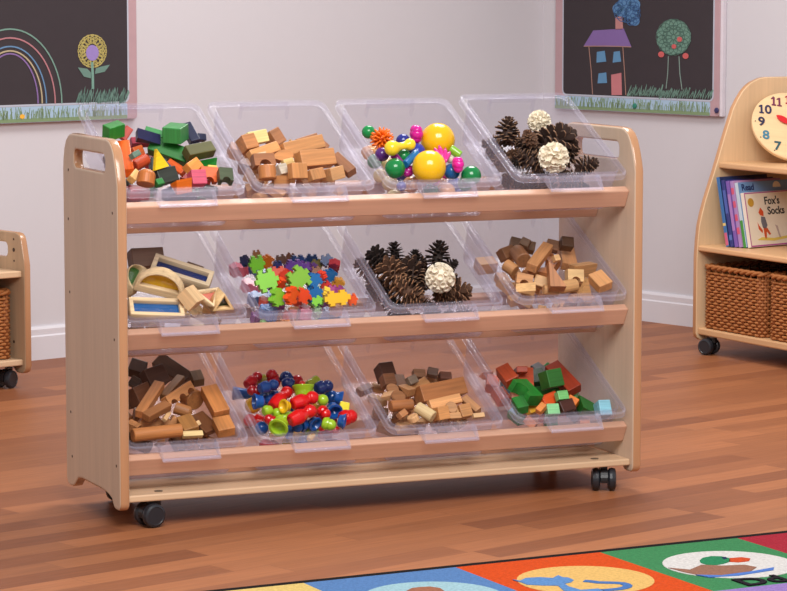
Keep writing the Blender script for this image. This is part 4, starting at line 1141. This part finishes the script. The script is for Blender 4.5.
# books leaning on the end panel
bex = V((-.2, .98, 0)).normalized(); ln = math.radians(12)
bn = V((.98, .2, 0)).normalized()
bez = (V((0, 0, 1))*math.cos(ln) - bn*math.sin(ln)).normalized(); bey = bez.cross(bex)
paper = plain((236, 230, 218), rough=.8, name='paper')
def book(i, w, h, t, cc, sp, lab, bands=()):
    """spine at local x = 0, front cover on the -y side"""
    o = V((.108, .036, .3142)) + bn*(.0122*i/math.cos(ln)) + V((.0, .004*i, 0))
    e = empty('book', BM @ basis(o, bex, bey, bez)); tag(e, lab, 'book', 'picture books on the bookcase shelf')
    link('pages', box_mesh((.002, -t/2+.0016, .003), (w-.003, t/2-.0016, h-.003), 0), paper, e)
    cm = plain(cc, .3, name='book_cover')
    for s in (-1, 1): link('cover', box_mesh((0, min(s*t/2, s*(t/2-.0015)), 0), (w, max(s*t/2, s*(t/2-.0015)), h), .0004, 1), cm, e)
    sx = link('spine', box_mesh((-.0015, -t/2, 0), (.0005, t/2, h), .0003, 1), plain(sp, .3, name='book_spine'), e)
    for z0, z1, c in bands: link('spine_band', box_mesh((-.0019, -t/2+.0004, z0*h), (-.0012, t/2-.0004, z1*h), 0), plain(c, .35, name='spine_print'), sx)
    return e
book(0, .2, .2, .0112, (34, 52, 92), (58, 112, 172), 'blue picture book with a pink spine foot, leaning on the bookcase end', [(.02, .2, (206, 96, 130)), (.3, .34, (230, 200, 120))])
book(1, .205, .192, .0112, (44, 56, 120), (52, 58, 128), 'dark indigo picture book, second from the bookcase end', [(.1, .18, (90, 120, 190)), (.5, .85, (80, 100, 176))])
book(2, .2, .19, .0112, (128, 90, 168), (126, 92, 176), 'purple picture book, third from the bookcase end', [(.25, .8, (176, 130, 196))])
book(3, .2, .19, .0112, (196, 150, 196), (172, 136, 194), 'lilac pink picture book with a patterned spine', [(.2, .3, (214, 90, 120)), (.4, .5, (214, 90, 120)), (.6, .7, (214, 90, 120)), (.8, .9, (214, 90, 120))])
b4 = book(4, .225, .186, .0112, (116, 158, 206), (196, 212, 222), 'light blue picture book with a green spine foot, behind the cream one', [(.0, .42, (70, 150, 62))])
me = text_mesh('Read', .026, .0003, 'LEFT')
link('title', me, plain((26, 44, 96), .5, name='ink'), b4, mw=basis((.012, -.0112/2-.0004, .17), (1, 0, 0), (0, 0, 1), (0, -1, 0)))
bm = bmesh.new(); bm_prism(bm, arc(.16, .166, .017, 0, 180, 10), 0, .0004)
link('cover_picture', mesh_of(bm), plain((228, 226, 206), .5, name='ink'), b4, mw=basis((0, -.0112/2-.0001, 0), (1, 0, 0), (0, 0, 1), (0, -1, 0)))
b5 = book(5, .205, .157, .0112, (238, 228, 206), (236, 222, 206), 'cream picture book with a pink border facing outward, front of the row')
FM = basis((0, -.0112/2-.0002, 0), (1, 0, 0), (0, 0, 1), (0, -1, 0))
me = curve_mesh([[(.001, .001), (.204, .001), (.204, .156), (.001, .156)], [(.004, .005), (.2015, .005), (.2015, .153), (.004, .153)]], .0004, 0)
link('cover_border', me, plain((176, 84, 150), .4, name='ink'), b5, mw=FM)
def flatpoly(name, pts, c, M, par, th=.0005, key='ink'):
    return link(name, curve_mesh([pts], th, 0), plain(c, .55, name=key), par, mw=M)
flatpoly('award_sticker', arc(.024, .128, .0125, 0, 350, 20), (196, 150, 52), FM, b5)
for tx, x, z in (("Fox's", .112, .129), ('Socks', .124, .1)):
    link('title', text_mesh(tx, .031, .0003), plain((52, 52, 50), .5, name='ink'), b5, mw=FM @ Matrix.Translation((x, z, .0004)))
flatpoly('cover_picture', [(.05, .098), (.06, .112), (.071, .099), (.069, .086), (.055, .09)], (214, 84, 40), FM, b5)
flatpoly('cover_picture', [(.058, .086), (.074, .084), (.08, .06), (.073, .05), (.06, .053), (.056, .07)], (112, 112, 120), FM, b5)
flatpoly('cover_picture', [(.062, .055), (.078, .052), (.09, .034), (.084, .031), (.073, .042), (.07, .022), (.063, .022), (.062, .04)], (206, 86, 40), FM, b5)
flatpoly('cover_picture', [(.04, .07), (.046, .06), (.058, .046), (.055, .038), (.042, .05)], (206, 86, 40), FM, b5)
flatpoly('cover_picture', [(.03, .02), (.1, .014), (.168, .02), (.16, .026), (.1, .022), (.05, .027)], (226, 200, 96), FM, b5)
flatpoly('cover_picture', [(.112, .06), (.122, .056), (.126, .038), (.13, .022), (.124, .022), (.119, .04)], (190, 172, 164), FM, b5)

# ------------------------------------------------------------------ low trolley by the left
HM = basis((.3905, 2.010, 0), D, N, (0, 0, 1))
tr = empty('low_trolley', HM); tag(tr, 'low beech trolley on castors at the left edge against the back wall', 'trolley')
pr = [(-.024, .325), (-.024, .058), (-.018, .045), (-.006, .039), (.02, .039), (.032, .047), (.045, .058), (.29, .058), (.305, .045), (.32, .039), (.335, .042), (.345, .055), (.345, .37), (.338, .394), (.32, .408), (.3, .411), (.022, .411), (.006, .408), (-.003, .402), (-.009, .388), (-.021, .34)]
for u0 in (.002, -.8):
    me = curve_mesh([pr, rrect(.056, .344, .25, .382, .014, 5)], .02, .004, 3); edge_slot(me)
    q = link('side_panel', me, [wood((190, 160, 128), contrast=.07, rough=.5, axis=1, scale=.6, name='maple_veneer'), edge_w], tr, mw=basis((u0, 0, 0), (0, 1, 0), (0, 0, 1), (1, 0, 0)))
    if u0 > 0:
        for v, z, r in ((.025, .392, .003), (.025, .364, .0055), (.024, .335, .003), (.03, .12, .004)):
            bm = bmesh.new(); bm_lathe(bm, [(0, -.0106), (r, -.0106), (r, -.0099)], 12, Matrix.Translation((v, z, 0)))
            link('screw_recess', mesh_of(bm), dark_hole, q)
for z0, z1 in ((.294, .311), (.061, .077)): link('shelf', box_mesh((-.79, -.012, z0), (-.008, .335, z1), .003), shelf_w, tr)
link('back_panel', box_mesh((-.79, .325, .08), (-.008, .334, .29), .001), face_w, tr)
for u, v in ((-.038, .027), (-.75, .027), (-.04, .3), (-.75, .3)): caster(tr, (u, v, 0), math.radians(20))
basket(HM @ Matrix.Translation((-.164, .152, .0775)), .284, .28, .186, 'wicker storage basket on the low trolley at the left edge', 'basket on the low trolley')

# ------------------------------------------------------------------ chalkboards
def ribbon(bm, pts, w, th=.0006):
    n = len(pts); P = [V((p[0], p[1])) for p in pts]; L_, R_ = [], []
    for i in range(n):
        t = (P[min(i+1, n-1)] - P[max(i-1, 0)]); t = t.normalized() if t.length > 1e-9 else V((1, 0)); nn = V((-t.y, t.x))*w/2
        L_.append(P[i]+nn); R_.append(P[i]-nn)
    for z in (0, th):
        pass
    va = [bm.verts.new(V((p.x, p.y, th))) for p in L_]; vb = [bm.verts.new(V((p.x, p.y, th))) for p in R_]
    vc = [bm.verts.new(V((p.x, p.y, 0))) for p in L_]; vd = [bm.verts.new(V((p.x, p.y, 0))) for p in R_]
    for i in range(n-1):
        bm.faces.new((va[i], vb[i], vb[i+1], va[i+1])); bm.faces.new((vc[i], vc[i+1], vd[i+1], vd[i]))
        bm.faces.new((va[i], va[i+1], vc[i+1], vc[i])); bm.faces.new((vb[i], vd[i], vd[i+1], vb[i+1]))
def chalk(c): return plain(c, .9, .1, name='chalk', bump=.6, bscale=900)
class Board:
    def __init__(s, M, label):
        s.M = M; s.Mi = M.inverted(); s.n = M.to_3x3() @ V((0, 0, 1)); s.o = M @ V((0, 0, 0))
        s.root = empty('chalkboard', M); tag(s.root, label, 'chalkboard')
    def p(s, x, y):
        q = s.Mi @ hit(x, y, s.o, s.n); return (q.x, q.y)
    def build(s, x0, x1, y0, y1, dx0, dx1, dy0):
        r = s.root
        link('frame', curve_mesh([rrect(x0, y0, x1, y1, .01, 4)], .018, .002, 2), plain((190, 156, 162), .5, name='pink_laminate'), r, mw=Matrix.Translation((0, 0, -.0095)))
        if not s.left: link('edge_trim', box_mesh((x1, y0, -.019), (x1+.011, y1, -.002), .002), plain((226, 218, 226), .4, name='white_trim'), r)
        link('writing_surface', curve_mesh([rrect(dx0, dy0, dx1, y1-.035, .014, 5)], .001, 0), plain((62, 55, 59), .75, .25, name='blackboard_paint'), r, mw=Matrix.Translation((0, 0, -.0004)))
        link('surface_trim', curve_mesh([rrect(dx0-.005, dy0-.005, dx1+.005, y1-.03, .018, 5), rrect(dx0, dy0, dx1, y1-.035, .014, 5)], .0016, 0), plain((190, 196, 210), .4, name='pale_trim'), r, mw=Matrix.Translation((0, 0, -.0003)))
        st_ = link('printed_strip', curve_mesh([rrect(x0+.001, y0+.001, x1-.036 if s.left else x1-.036, dy0-.006, .004, 2)], .001, 0), plain((168, 196, 220), .5, name='strip_sky'), r, mw=Matrix.Translation((0, 0, -.0002)))
        xe = x1-.037
        bm = bmesh.new(); bm_prism(bm, [(x0+.002, y0+.002), (xe, y0+.002), (xe, y0+.012), (x0+.002, y0+.012)], 0, .0004)
        for i in range(240):
            x = x0+.004 + (xe-x0-.008)*R.random(); h = R.uniform(.014, .036); l = R.uniform(-.008, .008)
            ribbon(bm, [(x, y0+.01), (x+l*.4, y0+.01+h*.6), (x+l, min(dy0-.007, y0+.01+h))], R.uniform(.0012, .0024), .0005)
        link('printed_grass', mesh_of(bm), plain((128, 152, 112), .6, name='strip_grass'), st_, mw=Matrix.Translation((0, 0, .0006)))
    def stroke(s, name, lines, w, c, z=.0008, par=None):
        bm = bmesh.new()
        for ln_ in lines: ribbon(bm, [s.p(*q) for q in ln_], w)
        return link(name, mesh_of(bm), chalk(c), par or s.root, mw=Matrix.Translation((0, 0, z)))
    def blob(s, name, polys, c, z=.0008, par=None):
        bm = bmesh.new()
        for po in polys: bm_prism(bm, [s.p(*q) for q in po], 0, .0006)
        return link(name, mesh_of(bm), chalk(c), par or s.root, mw=Matrix.Translation((0, 0, z)))
def scr(pts, ox, oy, k): return [(ox + x/k, oy + y/k) for x, y in pts]
def loops(cx, cy, rx, ry, r, k, n=260, a0=0, a1=2*PI):
    return [(cx + rx*math.cos(a) + r*math.cos(k*a), cy + ry*math.sin(a) + r*math.sin(k*a)) for a in [a0 + (a1-a0)*i/n for i in range(n+1)]]
def hatch(xs, y, h, slant, seed):
    q = random.Random(seed); pts = []
    x = xs[0]
    while x < xs[1]:
        pts.append((x, y + q.uniform(-3, 3))); pts.append((x + slant + q.uniform(-4, 6), y - h*q.uniform(.55, 1))); x += q.uniform(8, 13)
    return pts
TH_ = .02
b1 = Board(basis(N*(LO-TH_), D, (0, 0, 1), -N), 'framed chalkboard with a rainbow and a flower, on the left wall'); b1.left = True
x1 = b1.p(137, 50)[0]; y0 = b1.p(0, 124)[1]; dx1 = b1.p(127.3, 50)[0]; dy0 = b1.p(60, 103.3)[1]
b1.build(x1-.75, x1, y0, y0+.62, x1-.715, dx1, dy0)
K = 636/140
for cx, a, top, c in ((45, 235, 132, (129, 166, 153)), (45, 205, 172, (195, 135, 142)), (45, 165, 211, (113, 151, 190)), (45, 146, 231, (201, 186, 151)), (45, 127, 244, (149, 120, 177))):
    bt = 470
    b1.stroke('chalk_arc', [scr([(cx + a*math.cos(math.radians(t)), bt - (bt-top)*math.sin(math.radians(t))) for t in range(0, 181, 6)], 0, 0, K)], .0042, c)
fl = b1.stroke('chalk_flower', [scr(loops(418, 232, 46, 56, 19, 21, 420), 0, 0, K), scr(loops(418, 232, 40, 50, 15, 17, 300), 0, 0, K)], .0022, (210, 195, 120))
b1.blob('flower_centre', [scr([(418 + 29*math.cos(t/20*2*PI), 240 + 36*math.sin(t/20*2*PI)) for t in range(20)], 0, 0, K)], (166, 144, 210), 0.0006, fl)
b1.stroke('flower_stem', [scr([(417, 282), (420, 340), (421, 404)], 0, 0, K)], .0085, (129, 171, 157), .0002, fl)
b1.blob('flower_leaf', [scr([(412, 356), (380, 348), (352, 306), (395, 312), (412, 330)], 0, 0, K)], (118, 151, 140), .0002, fl)
b1.blob('flower_leaf', [scr([(430, 336), (434, 310), (460, 302), (498, 294), (474, 326)], 0, 0, K)], (118, 151, 140), .0002, fl)
b1.stroke('chalk_grass', [scr(hatch((346, 560), 468, 74, 18, 3), 0, 0, K), scr(hatch((348, 575), 466, 60, 14, 4), 0, 0, K)], .0048, (122, 157, 146))
bm = bmesh.new(); cxy = b1.p(22, 116.5); bm_prism(bm, [(cxy[0] + .0075*math.cos(t/12*2*PI)*(1 + .25*(t % 2)), cxy[1] + .006*math.sin(t/12*2*PI)*(1 + .25*(t % 2))) for t in range(12)], 0, .0006)
link('printed_flower', mesh_of(bm), plain((250, 188, 61), .6, name='strip_flower'), b1.root, mw=Matrix.Translation((0, 0, .0012)))

b2 = Board(basis(D*(RO-TH_), -N, (0, 0, 1), -D), 'framed chalkboard with a chalk house and apple tree, on the right wall'); b2.left = False
x0 = b2.p(555, 50)[0]; x1 = b2.p(719.5, 50)[0]; y0 = b2.p(650, 113.4)[1]; dx0 = b2.p(563.5, 50)[0]; dx1 = b2.p(713, 50)[0]; dy0 = b2.p(640, 97)[1]
b2.build(x0, x1, y0, y0+.62, dx0, dx1, dy0)
K = 787/170
S_ = lambda pts: scr(pts, 560, 0, K)
hs = b2.blob('chalk_roof', [S_([(110, 215), (155, 141), (296, 132), (332, 218)])], (140, 113, 173))
b2.stroke('chalk_wall', [S_([(135, 216), (146, 330), (152, 437)]), S_([(292, 214), (300, 330), (306, 440)]), S_([(112, 214), (220, 213), (330, 217)])], .003, (182, 142, 129), .0009)
for po in ([(172, 240), (208, 235), (215, 285), (170, 290)], [(250, 240), (278, 236), (284, 285), (245, 290)], [(180, 340), (215, 335), (219, 384), (175, 386)]): b2.blob('chalk_window', [S_(po)], (107, 155, 195))
b2.blob('chalk_door', [S_([(238, 346), (285, 337), (288, 440), (240, 440)])], (210, 135, 140))
b2.blob('chalk_chimney', [S_([(258, 80), (290, 75), (293, 136), (258, 138)])], (199, 142, 140))
sm = b2.blob('chalk_smoke', [S_([(cx + r*math.cos(t/14*2*PI), cy + r*math.sin(t/14*2*PI)) for t in range(14)]) for cx, cy, r in ((268, 40, 24), (300, 18, 32), (345, 22, 28), (330, 62, 30), (348, 98, 22), (290, 55, 26))], (98, 140, 184))
b2.stroke('smoke_scribble', [S_(loops(310, 48, 46, 40, 16, 13)), S_(loops(335, 70, 26, 36, 12, 11))], .0024, (74, 107, 153), .0005, sm)
tc_ = b2.blob('chalk_tree_crown', [S_([(527 + (78 + 6*math.sin(t*2.3))*math.cos(t/26*2*PI), 172 + (82 + 5*math.cos(t*1.7))*math.sin(t/26*2*PI)) for t in range(26)])], (120, 157, 142))
b2.stroke('crown_scribble', [S_(loops(527, 172, 56, 60, 24, 19, 400)), S_(loops(527, 172, 30, 34, 22, 11, 300))], .002, (94, 124, 113), .0007, tc_)
for cx, cy, r in ((471, 252, 14), (584, 259, 14), (556, 182, 12), (530, 215, 11)): b2.blob('chalk_apple', [S_([(cx + r*math.cos(t/12*2*PI), cy + r*math.sin(t/12*2*PI)) for t in range(12)])], (215, 107, 107), .0022)
b2.stroke('chalk_trunk', [S_([(503, 260), (500, 340), (492, 410)]), S_([(552, 260), (556, 340), (566, 415)])], .003, (146, 171, 162))
b2.stroke('chalk_grass', [S_(hatch((312, 470), 443, 52, 16, 5)), S_(hatch((460, 700), 456, 46, 16, 6)), S_(hatch((316, 590), 445, 40, 14, 8))], .0048, (127, 162, 149), .0006)
for px, py, c in ((635, 106, (39, 129, 107)), (717, 110.4, (54, 50, 98))):
    q = b2.p(px, py); bm = bmesh.new(); bm_lathe(bm, [(0, 0), (.0085, 0), (.0085, .003), (.006, .0045), (0, .005)], 18)
    link('fixing_cap', mesh_of(bm), plain(c, .4, name='cap_paint'), b2.root, mw=Matrix.Translation((q[0], q[1], .0005)))

# ------------------------------------------------------------------ alphabet rug
def pile(c): return plain(c, .95, .1, name='rug_pile', bump=1.0, bscale=260, var=.72, ns=160)
RUG = Matrix.Translation((.43, -.613, 0)) @ Matrix.Rotation(math.radians(3.3), 4, 'Z'); RUGI = RUG.inverted()
rug = empty('alphabet_rug', RUG); tag(rug, 'bright alphabet rug with coloured animal squares and a black edge', 'rug')
RX, RY, RS, RSY = -3*.304, -.014, .304, .385
ZT = .009
bm = bmesh.new(); NX, NY = 9, 6
bm_box(bm, (RX-.026, RY-NY*RSY-.026, 0), (RX+NX*RS+.026, RY+.026, ZT+.0035)); bevel(bm, .003, 2)
link('bound_edge', mesh_of(bm), pile((26, 22, 24)), rug)
PAL = [(66, 140, 88), (232, 200, 120), (92, 134, 190), (222, 80, 26), (66, 140, 88), (174, 40, 58), (158, 134, 186)]
sq = {}
for j in range(NY):
    for i in range(NX):
        c = PAL[(i + 3*j) % 7] if j else ([(150, 120, 190)] + PAL[1:2]*1 + PAL[2:])[min(i, 6)] if i < 7 else PAL[i % 7]
        if j == 1 and i == 4: c = (158, 128, 196)
        me = box_mesh((RX+i*RS, RY-(j+1)*RSY, ZT-.003), (RX+(i+1)*RS, RY-j*RSY, ZT+.0044), 0)
        sq[i, j] = link('alphabet_square', me, pile(c), rug)
def rugpt(x, y): p = hit(x, y, (0, 0, ZT+.006), V((0, 0, 1))); p = RUGI @ p; return (p.x, p.y)
def rugpoly(name, pts, c, par, z): 
    return link(name, curve_mesh([pts], .0016, 0), pile(c), par, mw=Matrix.Translation((0, 0, z)))
def oval(i, c, r=.122, dy=-.012):
    cx, cy = RX+(i+.5)*RS, RY-.5*RSY+dy
    return rugpoly('oval_panel', [(cx + r*math.cos(t/40*2*PI), cy + r*math.sin(t/40*2*PI)) for t in range(40)], c, sq[i, 0], ZT+.0044)
oval(2, (166, 204, 214)); oval(3, (236, 190, 112)); oval(4, (226, 222, 218))
def rp(pts, ox, oy, k): return [rugpt(ox + x/k, oy + y/k) for x, y in pts]
KR = 787/227
Z2 = ZT+.0054
rugpoly('duck_picture', rp([(375, 165), (450, 172), (490, 155), (560, 158), (640, 155), (682, 163), (660, 178), (560, 191), (480, 190), (430, 180)], 560, 520, KR), (158, 112, 92), sq[4, 0], Z2)
rugpoly('duck_head', rp([(484, 140), (495, 131), (525, 125), (560, 126), (588, 132), (590, 143), (570, 150), (545, 155), (510, 155), (488, 148)], 560, 520, KR), (44, 138, 92), sq[4, 0], Z2)
rugpoly('duck_beak', rp([(588, 132), (630, 129), (660, 133), (655, 142), (618, 146), (586, 144)], 560, 520, KR), (214, 80, 40), sq[4, 0], Z2)
rugpoly('duck_eye', rp([(560, 130), (574, 129), (580, 134), (568, 137)], 560, 520, KR), (40, 50, 90), sq[4, 0], Z2+.0006)
rugpoly('duck_water', rp([(470, 190), (560, 192), (660, 179), (742, 164), (740, 173), (620, 192), (520, 198)], 560, 520, KR), (88, 130, 210), sq[4, 0], Z2+.0003)
q = rugpt(762, 580.6)
me = text_mesh('Dd', .078, .0008); me.transform(Matrix.Scale(1.0, 4))
tx = link('letters', me, pile((34, 28, 36)), sq[4, 0], mw=Matrix.Translation((q[0], q[1], Z2+.0008)))
blue = (98, 146, 204)
KC = 787/170
rugpoly('cat_picture', rp([(105, 90), (140, 95), (165, 83), (230, 79), (290, 83), (316, 70), (336, 79), (362, 81), (388, 92), (376, 102), (345, 109), (365, 122), (420, 138), (500, 132), (530, 140), (510, 165), (420, 165), (340, 140), (315, 118), (250, 117), (170, 113), (145, 103)], 490, 560, KC), blue, sq[3, 0], Z2)
bm = bmesh.new(); ribbon(bm, rp([(520, 140), (545, 138), (570, 136), (598, 133), (620, 129), (634, 124), (638, 118), (630, 112), (612, 107), (585, 105), (550, 104), (500, 103), (465, 98), (435, 96)], 490, 560, KC), .017, .0008)
link('cat_tail', mesh_of(bm), pile((78, 122, 186)), sq[3, 0], mw=Matrix.Translation((0, 0, Z2)))
rugpoly('bear_picture', [rugpt(*p_) for p_ in ((406, 591), (412, 588), (420, 587), (430, 586.5), (440, 588), (446, 592), (440, 597), (410, 597))], (170, 110, 84), sq[2, 0], Z2)
# ------------------------------------------------------------------ light, camera
wd = bpy.data.worlds.new('room_light'); sc.world = wd; wd.use_nodes = True
bg = wd.node_tree.nodes['Background']; bg.inputs[0].default_value = (1, .985, .985, 1); bg.inputs[1].default_value = .45
def area(name, loc, tgt, size, power, col=(1, 1, 1)):
    l = bpy.data.lights.new(name, 'AREA'); l.shape = 'RECTANGLE'; l.size, l.size_y = size; l.energy = power; l.color = col
    o = bpy.data.objects.new(name, l); COL.objects.link(o); o.location = loc
    o.rotation_euler = (V(tgt)-V(loc)).to_track_quat('-Z', 'Y').to_euler()
    return o
area('ceiling_panel_back', (1.45, 1.25, 2.65), (1.0, .3, 0), (1.2, 1.2), 64, (1, .97, .95))
area('front_fill', (-.15, -2.6, 2.65), (.8, .3, .3), (2.2, 1.5), 134, (1, .97, .96))  # added soft fill from the front, not a lamp of the room
cd = bpy.data.cameras.new('camera'); co = bpy.data.objects.new('camera', cd); COL.objects.link(co)
cd.sensor_width = 36; cd.lens = FPX/787*36; cd.clip_end = 60
co.matrix_world = basis(CAM, RT, UP, -FW)
sc.camera = co
sc.view_settings.view_transform = 'Standard'; sc.view_settings.look = 'None'; sc.view_settings.gamma = 1; sc.view_settings.exposure = 0
sc.cycles.transparent_max_bounces = 40; sc.cycles.max_bounces = 10
